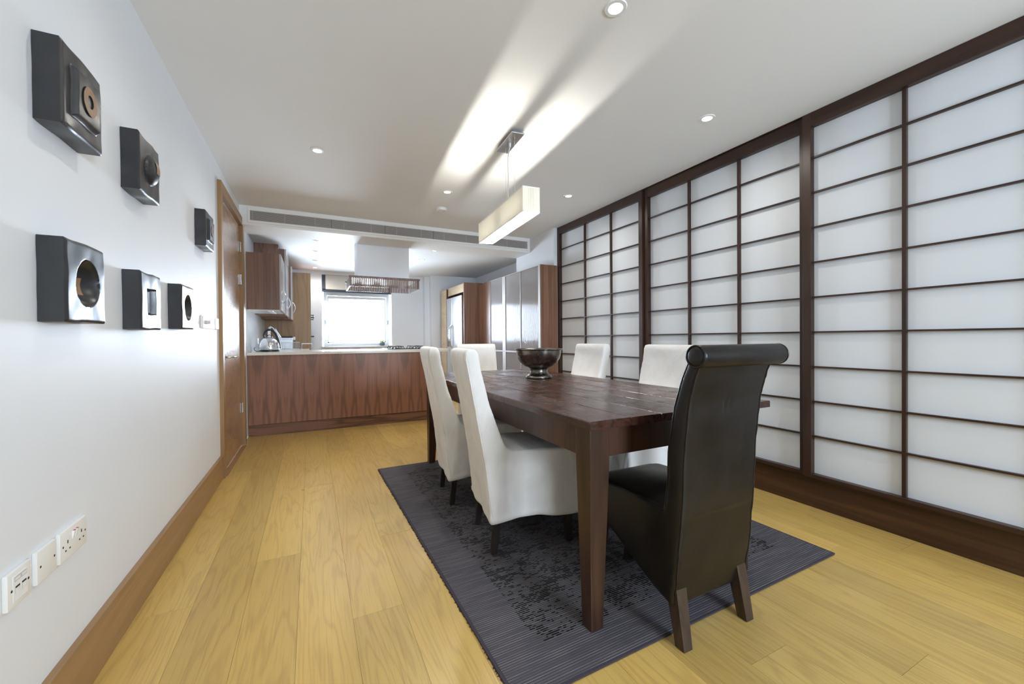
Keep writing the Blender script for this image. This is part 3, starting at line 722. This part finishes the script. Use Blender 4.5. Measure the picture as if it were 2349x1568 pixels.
def white_chair(x, y, rz, lab):
    t = thing('dining_chair', lab, 'chair', (x, y, RZ), rz, group='white covered dining chairs')
    o = link('slip_cover', CM, 'white_cotton'); setpar(o, t, True)
    for s in SM: q = link('seam', s, 'white_cotton'); q.parent = o
    for l in WL: q = link('leg', l, 'chair_leg_wood'); q.parent = t
    return t
white_chair(.828, 1.997, R(-8), 'white slipcovered chair whose back stands nearest the near table leg')
white_chair(.822, 2.668, R(-6), 'white slipcovered chair between another white chair and kitchen peninsula')
white_chair(1.455, 3.63, R(-90), 'white slipcovered chair at the table end facing away from kitchen')
white_chair(2.085, 2.86, R(180), 'white slipcovered chair beyond the bowl in front of paper screens')
white_chair(2.085, 2.00, R(182), 'white slipcovered chair partly hidden behind the black leather chair')

def black_chair():
    t = thing('leather_chair', 'tall black leather dining chair with rolled top at table end', 'chair', (1.305, .985, RZ), R(90))
    prof = [(.018, .135), (-.008, .3), (-.024, .5), (-.031, .67), (-.052, .85), (-.078, .95), (-.10, 1.0), (-.09, 1.03), (-.05, 1.00), (-.020, .93), (.012, .83), (.036, .7), (.046, .56), (.056, .462), (.2, .470), (.44, .464), (.495, .45), (.515, .415), (.512, .335), (.40, .300), (.30, .255), (.18, .195), (.09, .157)]
    mb = MB(); mb.prism(prof, lambda u, v, w: (u, w, v), -.197, .197)
    def fn(p):
        x, y, z = p; s = 1 if y > 0 else -1
        k = max(0., min(1., (.45 - z) / .3)); p.y *= 1 + .02 * k
        if z > .44 and x > .07: p.z += .018 * (1 - (y / .2) ** 2) * math.sin(max(0, min(1, (x - .06) / .44)) * PI)
        # dimple marks and soft dents in the back
        if x < -.02 and abs(y) < .19 and z > .3:
            p.x += .004 * (1 - (y / .2) ** 2) * -1
            for yy in (-.010, .014): p.x += .004 * math.exp(-((y - yy) / .005) ** 2 - ((z - .83) / .022) ** 2)
        p += Vector((1, s * .6, .2)) * .0022 * noise.noise(Vector((x * 9, y * 9, z * 7)))
        return p
    um = voxel(mb.bm, .009, 6, fn, 'upholstery'); u = link('upholstery', um, 'black_leather'); u.parent = t
    # rolled top: cylinder along y with domed end caps
    seg = 28; rc = (-.098, 1.008); r = .037; bm = bmesh.new(); st = []
    for yy, rr in ((-.222, 0.), (-.221, .6), (-.2175, .86), (-.212, .97), (-.205, 1.0), (0, 1.0), (.205, 1.0), (.212, .97), (.2175, .86), (.221, .6), (.222, 0.)):
        st.append([bm.verts.new((rc[0], yy, rc[1]))] if rr == 0 else [bm.verts.new((rc[0] + r * rr * math.cos(2 * PI * k / seg), yy, rc[1] + r * rr * math.sin(2 * PI * k / seg))) for k in range(seg)])
    for a, b_ in zip(st, st[1:]):
        for k in range(seg):
            j = (k + 1) % seg
            if len(a) == 1: bm.faces.new((a[0], b_[k], b_[j]))
            elif len(b_) == 1: bm.faces.new((a[k], b_[0], a[j]))
            else: bm.faces.new((a[k], b_[k], b_[j], a[j]))
    mb = MB(); mb.bm.free(); mb.bm = bm; ro = link('rolled_top', mb.mesh('rolled_top', True), 'black_leather'); ro.parent = t
    for s in (-1, 1):
        y = s * .2165
        q = link('piping', MB().tube([(rc[0] + .0345 * math.cos(a_ * PI / 16), y, rc[1] + .0345 * math.sin(a_ * PI / 16)) for a_ in range(33)], .003, 8, False).mesh('piping', True), 'black_leather'); q.parent = ro
        y = s * .1945
        q = link('back_seam', MB().tube(snapped(um, [(-.012, y, .17), (-.012, y, .3), (-.030, y * .99, .5), (-.037, y * .985, .67), (-.057, y * .985, .85), (-.078, y * .98, .93), (-.094, y * .97, .975)]), .0028, 8).mesh('back_seam', True), 'black_leather'); q.parent = u
        q = link('front_piping', MB().tube(snapped(um, [(.052, s * .196, .47), (.040, s * .196, .56), (.030, s * .196, .7), (.008, s * .196, .83), (-.022, s * .196, .93), (-.05, s * .197, .995), (-.085, s * .2, 1.036)]), .003, 8).mesh('front_piping', True), 'black_leather'); q.parent = u
        q = link('seat_piping', MB().tube(snapped(um, [(.06, s * .196, .458), (.2, s * .197, .462), (.44, s * .196, .455), (.49, s * .193, .443)]), .003, 8).mesh('seat_piping', True), 'black_leather'); q.parent = u
    for l, m_ in ((leg_mesh(.045, -.160, -.005, -.166, .0265, .020, .26, zb=-.0), 'chair_leg_brown'), (leg_mesh(.045, .160, -.005, .166, .0265, .020, .26), 'chair_leg_brown'),
                  (leg_mesh(.45, .13, .50, .13, .022, .017, .36, zb=.0075), 'chair_leg_wood'), (leg_mesh(.45, -.06, .51, -.055, .022, .017, .36, zb=.0075), 'chair_leg_wood')):
        q = link('leg', l, m_); q.parent = t
    t.location.z = 0.0005
black_chair()

# ------------------------------------------------------------------ kitchen peninsula and units
p = thing('kitchen_peninsula', 'walnut veneered kitchen peninsula with recessed plinth', 'kitchen unit', (.43, 5.6, 0))
B('veneer_panel', 'walnut', p, XL + .003, 1.52, 5.300, 5.325, .128, .905)
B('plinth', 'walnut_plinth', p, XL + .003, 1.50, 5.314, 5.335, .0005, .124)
B('carcass', 'walnut_side', p, XL + .003, 1.52, 5.326, 5.95, .128, .905)
def worktop():
    # outline in plan: front straight, rounded right end, run back along the left wall
    pts = [(XL + .002, 5.272), (1.55, 5.272)]
    for k in range(1, 9): a = -PI / 2 + k * PI / 2 / 8; pts.append((1.55 + .19 * math.cos(a), 5.272 + .22 + .22 * math.sin(a)))
    pts += [(1.74, 6.20), (.02, 6.20), (-.03, 6.25), (-.03, 7.20), (XL + .002, 7.20)]
    bm = MB(); bm.prism(pts, lambda u, v, w: (u, v, w), .905, .935)
    o = tag(bm.build('worktop', 'worktop_stone'), 'pale stone worktop covering the walnut peninsula', 'worktop')
    plain('brass', (.45, .36, .16), .4, .8)
    for i, (x_, r_, mt) in enumerate(((.285, .006, 'grey_plastic'), (.312, .0095, 'brass'))):
        me = MB().lathe([(r_ * .55, 0), (r_ * .55, .0015), (r_, .0015), (r_, 0)], 18).mesh('edge_stud')
        for v in me.vertices: v.co = Vector((x_ + v.co.x, 5.272 - v.co.z, .920 + v.co.y))
        link('edge_stud', me, mt, o)
    return o
worktop()
B2 = thing('base_cabinet', 'walnut base cabinets under the worktop by the kettle', 'cabinet', (-.34, 6.6, 0))
B('cabinet_body', 'walnut_side', B2, XL + .003, -.06, 5.95, 7.20, .12, .905)
B('plinth', 'walnut_plinth', B2, XL + .003, -.1, 5.95, 7.20, .0005, .12)
# backsplash
tag(B('splashback', 'splash_white', None, XL + .0005, XL + .007, 5.28, 7.19, .936, 1.415), 'shiny white splashback panel behind the kettle', 'splashback')
# wall cabinets
def wallcab(y0, y1, xf, z0, z1, lab, end, doors):
    t = thing('wall_cabinet', lab, 'cabinet', (XL, (y0 + y1) / 2, z0), group='walnut and glass wall cabinets')
    B('cabinet_body', 'walnut_side', t, XL + .001, xf - .02, y0, y1, z0, z1)
    n = doors; w = (y1 - y0) / n
    for k in range(n):
        a, b_ = y0 + k * w + .002, y0 + (k + 1) * w - .002
        dr = B('glass_door', 'milk_glass', t, xf - .018, xf, a, b_, z0 - .008, z1 - .002, bev=.001)
        B('door_edge', 'metal_frame', dr, xf - .019, xf + .001, a - .0015, a + .004, z0 - .008, z1)
        yh = a + w * .5 if n == 1 else (b_ - .06 if k % 2 == 0 else a + .06)
        pts = [(xf + .028 * math.sin(q * PI / 10) + .001, yh + .0, z0 + .10 + .16 * q / 10) for q in range(11)]
        MB().tube(pts, .005, 8).build('handle', 'chrome', dr, True)
    return t
c1 = wallcab(5.30, 5.975, -.30, 1.416, 2.05, 'walnut wall cabinet whose end panel stands beside the door', 1, 1)
B('light_strip', 'white_gloss', c1, XL + .01, -.32, 5.31, 5.97, 1.408, 1.416)
c2 = wallcab(5.98, 6.69, -.281, 1.400, 2.245, 'taller walnut wall cabinet reaching almost to the kitchen ceiling', 1, 1)
B('cornice', 'walnut_side', c2, XL + .001, -.37, 5.985, 6.60, 2.246, K - .001)
c3 = wallcab(6.695, 7.18, -.243, 1.38, 2.14, 'narrow glass fronted wall cabinet next to the tall oven unit', 1, 1)
for k in range(4): 
    y = 5.42 + k * .14
    o = MB().lathe([(0, -.006), (.028, -.006), (.030, 0)], 20, (-.42, y, 1.408)).build('puck_light', 'white_gloss', c1, True)
# tall oven unit
t = thing('tall_oven_unit', 'tall golden walnut oven housing standing beside the window', 'cabinet', (-.3, 7.6, 0))
B('side_panel', 'walnut_gold', t, XL + .002, -.003, 7.205, 7.225, .0005, 2.135)
B('carcass', 'walnut_side', t, XL + .002, -.024, 7.226, 7.97, .0005, 2.135)
B('oven_front', 'black_plastic', t, -.024, -.008, 7.23, 7.96, .90, 1.70)
for z in (1.47, 1.43, 1.13): MB().tube([(-.008, 7.26, z), (.035, 7.26, z), (.035, 7.9, z), (-.008, 7.9, z)], .008, 8).build('oven_handle', 'black_plastic', t, True)

# extractor hood
t = thing('extractor_hood', 'white boxed chimney hood with slatted metal canopy over peninsula', 'extractor hood', (.82, 5.4, 1.708))
B('chimney', 'chimney_paint', t, .513, 1.143, 5.29, 5.64, 1.832, K - .001)
B('canopy_top', 'grey_plastic', t, .418, 1.232, 5.14, 5.70, 1.822, 1.831)
B('edge_strip', 'walnut_side', t, .405, 1.245, 5.130, 5.141, 1.812, 1.834)
B('edge_strip', 'walnut_side', t, .405, 1.245, 5.699, 5.710, 1.812, 1.834)
bar = MB().box(-.0068, .0068, -.005, .005, 1.708, 1.812).mesh('slat'); bar.materials.append(MAT['walnut_side'])
for yy in (5.148, 5.692):
    for k in range(37):
        o = bpy.data.objects.new('slat', bar); COL.objects.link(o); o.location = (.432 + k * .0216, yy, 0); setpar(o, t)
B('corner_block', 'walnut_side', t, .412, .436, 5.140, 5.156, 1.708, 1.812); B('corner_block', 'walnut_side', t, 1.208, 1.238, 5.140, 5.156, 1.708, 1.812)
for x in (.413, 1.226): B('glass_end', 'milk_glass', t, x, x + .010, 5.156, 5.69, 1.708, 1.812)
B('filter_plate', 'white_gloss', t, .44, 1.21, 5.16, 5.68, 1.808, 1.818)

# kitchen window
w = thing('window_1', 'bright white framed kitchen window above the worktop', 'window', (.78, YK + .12, WZ0), kind='structure')
yw = YK + .16
fm = MB(); fm.box(WX0 + .03, WX1 - .02, yw, yw + .06, 1.885, 1.95); fm.box(WX0 + .03, WX0 + .085, yw, yw + .06, .955, 1.885); fm.box(WX1 - .075, WX1 - .02, yw, yw + .06, .955, 1.885); fm.box(WX0 + .085, WX1 - .075, yw, yw + .06, .955, 1.005)
fm.build('window_frame', 'white_gloss', w)
sm = MB(); x0, x1 = WX0 + .088, WX1 - .078
sm.box(x0, x1, yw + .01, yw + .05, 1.83, 1.882); sm.box(x0, x0 + .03, yw + .01, yw + .05, 1.008, 1.83); sm.box(x1 - .03, x1, yw + .01, yw + .05, 1.008, 1.83); sm.box(x0, x1, yw + .01, yw + .05, 1.008, 1.03)
sash = sm.build('sash', 'white_gloss', w)
B('pane', 'clear_glass', w, x0 + .03, x1 - .03, yw + .028, yw + .032, 1.03, 1.83)
B('upper_infill', 'white_gloss', w, WX0, WX1, yw + .02, yw + .05, 1.95, WZ1)
B('window_sill', 'white_gloss', w, WX0 - .01, WX1 + .02, YK - .05, yw + .01, .936, .955, bev=.003)
for x, z in ((WX0 + .05, 1.40), (WX1 - .045, 1.40)): MB().box(x - .008, x + .008, yw - .02, yw, z - .035, z + .035, bev=.003).build('stay', 'grey_plastic', w)
# roman blind
b = thing('roman_blind', 'folded cream roman blind with dark border over kitchen window', 'blind', (.78, YK + .06, 2.24))
m = MB(); yb_ = YK + .03
prof = [(yb_, 2.243), (yb_ - .004, 2.15), (yb_ - .02, 2.02), (yb_ - .028, 1.985), (yb_ - .012, 1.975), (yb_ + .01, 2.0), (yb_ + .02, 2.1), (yb_ + .02, 2.243)]
m.prism(prof, lambda u, v, w_: (w_, u, v), WX0 + .062, WX1 - .062); m.build('cloth', 'blind_cloth', b)
for x in (WX0 + .008, WX1 - .062):
    m = MB(); m.prism([(u - .001, v) for u, v in prof], lambda u, v, w_: (w_, u, v), x, x + .054); m.build('border', 'blind_border', b)
B('border', 'blind_border', b, WX0 + .008, WX1 - .008, yb_ - .016, yb_ + .02, 1.935, 1.985)
# plant on the sill
t = thing('potted_succulent', 'small succulent in grey pot on the kitchen window sill', 'plant', (1.215, YK + .05, .955))
MB().lathe([(0, 0), (.030, 0), (.046, .015), (.052, .04), (.050, .058), (.044, .058), (.044, .045), (0, .045)], 24, (1.215, YK + .05, .955)).build('pot', 'pot_grey', t, True)
rg = random.Random(11)
for k in range(16):
    a = rg.random() * 6.28; l_ = rg.uniform(.045, .075); e = rg.uniform(.25, 1.3)
    c = Vector((1.215, YK + .05, 1.008)); d_ = Vector((math.cos(a) * math.cos(e), math.sin(a) * math.cos(e), math.sin(e)))
    MB().tube([c + d_ * .012, c + d_ * l_ * .45, c + d_ * l_ * .8 + Vector((0, 0, -.004)), c + d_ * l_ + Vector((0, 0, -.008))], [.005, .012, .009, .002], 6).build('leaf', 'leaf_yellow' if k % 6 == 0 else 'leaf_green', t, True)

# ------------------------------------------------------------------ things on the worktop
ZW = .9355
def kettle(x, y):
    t = thing('kettle', 'shiny domed steel kettle with black handle', 'kettle', (x, y, ZW))
    MB().lathe([(0, .002), (.105, .002), (.112, .006), (.112, .016), (.10, .02), (0, .02)], 36, (x, y, ZW)).build('power_base', 'black_plastic', t, True)
    k = MB().lathe([(0, .022), (.103, .022), (.106, .03), (.106, .06), (.100, .10), (.086, .135), (.066, .158), (.045, .170), (.020, .176), (0, .177)], 44, (x, y, ZW)).build('kettle_body', 'chrome', t, True)
    MB().lathe([(0, .176), (.034, .176), (.036, .172)], 24, (x, y, ZW)).build('lid', 'steel', k, True)
    MB().tube([(x + .022 * math.cos(a), y, ZW + .182 + .020 * math.sin(a)) for a in [PI * q / 10 for q in range(11)]], .004, 8).build('lid_loop', 'black_plastic', k, True)
    hp = [(x - .055, y, ZW + .165), (x - .060, y, ZW + .20), (x - .045, y, ZW + .245), (x - .010, y, ZW + .265), (x + .030, y, ZW + .255), (x + .065, y, ZW + .215), (x + .085, y, ZW + .16), (x + .098, y, ZW + .09), (x + .105, y, ZW + .035)]
    MB().tube(hp, [.010, .012, .013, .013, .013, .014, .015, .015, .013], 12).build('handle', 'black_plastic', t, True)
    MB().lathe([(.1063, .033), (.1068, .040), (.1063, .047)], 44, (x, y, ZW)).build('band', 'steel', k, True)
    MB().tube([(x - .03, y + .085, ZW + .11), (x - .04, y + .11, ZW + .135), (x - .044, y + .122, ZW + .15)], [.022, .016, .012], 12).build('spout', 'chrome', k, True)
    pts = [(x - .10, y - .03, ZW + .008), (x - .13, y - .05, ZW + .006), (x - .155, y - .04, ZW + .02), (x - .16, y - .02, ZW + .045), (x - .15, y, ZW + .05)]
    MB().tube(pts, .004, 8).build('power_cord', 'black_plastic', t, True)
kettle(-.455, 5.72)
def tap(x, y):
    t = thing('kitchen_tap', 'angular chrome kitchen tap rising behind the kettle', 'tap', (x, y, ZW))
    MB().lathe([(0, 0), (.026, 0), (.026, .01), (.018, .014), (.018, .05)], 20, (x, y, ZW)).build('base', 'chrome', t, True)
    MB().tube([(x, y, ZW + .04), (x, y, ZW + .27), (x + .008, y - .002, ZW + .30), (x + .03, y - .01, ZW + .318), (x + .055, y - .02, ZW + .305), (x + .075, y - .028, ZW + .275), (x + .135, y - .05, ZW + .165)], .014, 14).build('spout', 'chrome', t, True)
    MB().tube([(x + .015, y - .01, ZW + .05), (x + .04, y - .03, ZW + .09)], .006, 8).build('lever', 'chrome', t, True)
tap(-.505, 6.25)
def coffee(x, y):
    t = thing('coffee_machine', 'silver box shaped coffee machine with dark top', 'coffee machine', (x, y, ZW))
    B('body', 'steel', t, x - .085, x + .085, y - .12, y + .12, ZW + .001, ZW + .175, bev=.006)
    B('top_cover', 'black_plastic', t, x - .087, x + .087, y - .12, y + .12, ZW + .176, ZW + .195, bev=.006)
    B('panel_line', 'grey_plastic', t, x - .07, x + .055, y - .1212, y - .1195, ZW + .145, ZW + .150)
    B('button', 'dark_slot', t, x + .06, x + .068, y - .1215, y - .119, ZW + .143, ZW + .152)
    B('spout_head', 'white_plastic', t, x + .086, x + .118, y - .07, y - .02, ZW + .14, ZW + .185, bev=.004)
    B('water_tank', 'milk_glass', t, x - .145, x - .087, y - .08, y + .08, ZW + .001, ZW + .165, bev=.004)
coffee(-.335, 7.0)
def rack(x, y):
    t = thing('dish_rack', 'small chrome wire dish rack on the worktop', 'dish rack', (x, y, ZW))
    W_, D_, h_ = .12, .14, .105
    f = MB()
    for z in (.012, h_): f.tube([(x - W_, y - D_, ZW + z), (x + W_, y - D_, ZW + z), (x + W_, y + D_, ZW + z), (x - W_, y + D_, ZW + z), (x - W_, y - D_, ZW + z)], .0025, 6)
    f.build('rack_frame', 'chrome', t)
    for yy in (-D_, D_):
        for k in range(13):
            q = x - W_ + 2 * W_ * k / 12; MB().tube([(q, y + yy, ZW + .001), (q, y + yy, ZW + h_)], .0018, 6).build('wire', 'chrome', t)
rack(-.27, 6.45)
t = thing('wire_stand', 'low bent wire stand beside the dish rack', 'stand', (-.05, 6.5, ZW))
for yy in (6.42, 6.58): MB().tube([(-.125, yy, ZW + .001), (-.125, yy, ZW + .085), (.0, yy, ZW + .085), (.01, yy, ZW + .078), (.01, yy, ZW + .001)], .004, 8).build('leg_wire', 'chrome', t, True)
for k in range(5): x_ = -.12 + k * .03; MB().tube([(x_, 6.42, ZW + .087), (x_, 6.58, ZW + .087)], .002, 6).build('wire', 'chrome', t)
# socket on splashback
t = thing('wall_socket', 'small steel socket on the splashback behind the kettle', 'socket', (XL + .008, 6.30, 1.02))
B('face_plate', 'steel', t, XL + .0075, XL + .013, 6.22, 6.36, 1.02, 1.10, bev=.002); B('switch', 'grey_plastic', t, XL + .0125, XL + .016, 6.27, 6.29, 1.045, 1.075)
# gas hob
t = thing('gas_hob', 'black gas hob with cast pan supports on the worktop', 'hob', (1.22, 5.90, ZW))
B('glass_top', 'hob_black', t, .93, 1.52, 5.70, 6.16, ZW + .0005, ZW + .009, bev=.002)
for cx_ in (1.08, 1.36):
    for cy_ in (5.81, 6.04):
        MB().lathe([(0, .02), (.035, .02), (.04, .012), (.045, .009)], 20, (cx_, cy_, ZW)).build('burner', 'black_plastic', t, True)
        g_ = MB()
        for q in range(4):
            a = q * PI / 2 + PI / 4; g_.tube([(cx_ + .02 * math.cos(a), cy_ + .02 * math.sin(a), ZW + .034), (cx_ + .10 * math.cos(a), cy_ + .10 * math.sin(a), ZW + .038), (cx_ + .115 * math.cos(a), cy_ + .115 * math.sin(a), ZW + .009)], .005, 6)
        g_.build('pan_support', 'black_plastic', t)
# ------------------------------------------------------------------ tall glass cabinets and fridge
t = thing('tall_glass_cabinet', 'tall walnut cabinet with ribbed glass doors beside the paper screens', 'cabinet', (2.6, 5.2, 0))
XG = 2.502
B('end_panel', 'walnut_side', t, XG + .004, 2.742, 4.252, 4.274, .0005, 1.972)
B('carcass', 'walnut_side', t, XG + .024, 2.698, 4.275, 5.27, .0005, 1.97)
B('carcass', 'walnut_side', t, XG + .024, XA - .002, 5.28, 6.27, .0005, 1.97)
def reeded(y0, y1, z0, z1, pitch, name='ribbed_pane', par=None):
    n = max(2, int((y1 - y0) / pitch)); q = 6; bm = bmesh.new(); cols = []
    for i in range(n * q + 1):
        u = i / q; yy = y0 + (y1 - y0) * u / n; x_ = XG + .012 - .0035 * abs(math.sin(u * PI))
        cols.append((bm.verts.new((x_, yy, z0)), bm.verts.new((x_, yy, z1))))
    for a, b_ in zip(cols, cols[1:]): bm.faces.new((a[0], b_[0], b_[1], a[1]))
    mb = MB(); mb.bm.free(); mb.bm = bm; return mb.build(name, 'glass_ribbed', par, True)
for (y0, y1) in ((4.262, 4.785), (4.785, 5.30), (5.30, 5.80)):
    for (z0, z1) in ((.06, .888), (.892, 1.97)):
        dr = thing('glass_door', None, None, (XG, y0, z0)); setpar(dr, t)
        fr = MB(); s_ = .045 if y0 < 4.3 or y1 > 5.2 else .012
        a, b_ = y0 + .0015, y1 - .0015; l0 = .048 if y0 in (4.262, 5.30) else .006; l1 = .048 if y1 == 5.30 else .006
        fr.box(XG, XG + .02, a, a + l0, z0, z1); fr.box(XG, XG + .02, b_ - l1, b_, z0, z1); fr.box(XG, XG + .02, a + l0, b_ - l1, z0, z0 + .008); fr.box(XG, XG + .02, a + l0, b_ - l1, z1 - .008, z1)
        o = fr.build('door_frame', 'metal_frame', dr)
        reeded(a + l0, b_ - l1, z0 + .008, z1 - .008, .0165, par=dr)
B('plain_door', 'walnut_side', t, XG, XG + .022, 5.803, 6.20, .06, 1.97); B('filler', 'walnut_side', t, XG, XG + .022, 6.203, 6.268, .06, 1.97)
B('plinth', 'walnut_plinth', t, XG + .03, XG + .045, 4.28, 6.26, .0005, .06)

XF = 2.242
t = thing('fridge_housing', 'walnut housing with pale veneered bridge above the fridge', 'cabinet', (2.6, 6.9, 0))
B('side_panel', 'walnut_side', t, XF, XA - .004, 6.275, 6.300, .0005, 1.997)
B('bridge_door', 'pale_veneer', t, XF + .002, XF + .022, 6.302, 7.12, 1.846, 1.985)
B('bridge_body', 'walnut_side', t, XF + .023, XA - .004, 6.302, 7.20, 1.846, 1.985)
B('side_panel', 'walnut_side', t, XF, XA - .004, 7.212, 7.232, .0005, 1.985)
dr = B('tall_door', 'pale_veneer', t, XF - .002, XF + .018, 7.236, 7.56, .0005, 1.98)
MB().lathe([(0, -.03), (.012, -.03), (.014, -.02), (.006, -.012), (.006, 0)], 16).build
kb = MB().lathe([(0, .030), (.012, .030), (.014, .022), (.006, .012), (.006, 0)], 16).mesh('knob', True)
for v_ in kb.vertices: v_.co = Vector((XF - .002 - v_.co.z, 7.40 + v_.co.x, .985 + v_.co.y))
link('knob', kb, 'chrome', dr)
B('tall_body', 'walnut_side', t, XF + .019, XA - .004, 7.236, 7.56, .0005, 1.98)
t = thing('fridge', 'steel double door fridge with water dispenser', 'fridge', (2.6, 6.8, 0))
B('cabinet', 'grey_plastic', t, XF + .06, XA - .03, 6.39, 7.205, .002, 1.80, bev=.006)
d1 = B('door', 'steel', t, XF - .005, XF + .055, 6.392, 6.905, .04, 1.805, bev=.008)
d2 = B('door', 'steel', t, XF - .005, XF + .055, 6.911, 7.203, .04, 1.805, bev=.008)
B('dispenser', 'grey_plastic', d2, XF - .009, XF - .004, 6.99, 7.16, .93, 1.245, bev=.002)
B('dispenser_niche', 'black_plastic', d2, XF - .0095, XF - .0085, 7.0, 7.15, .94, 1.11); B('display', 'black_plastic', d2, XF - .0098, XF - .0085, 7.04, 7.12, 1.15, 1.22)
B('dispenser_spout', 'white_gloss', d2, XF - .02, XF - .009, 7.06, 7.09, 1.10, 1.125)
B('badge', 'grey_plastic', d1, XF - .0062, XF - .0048, 6.425, 6.440, 1.66, 1.735)
for y_, dd in ((6.875, d1), (6.94, d2)): MB().tube([(XF - .003, y_, .92), (XF - .045, y_, .96), (XF - .052, y_, 1.05), (XF - .052, y_, 1.20), (XF - .045, y_, 1.28), (XF - .003, y_, 1.32)], .011, 10).build('handle', 'chrome', dd, True)
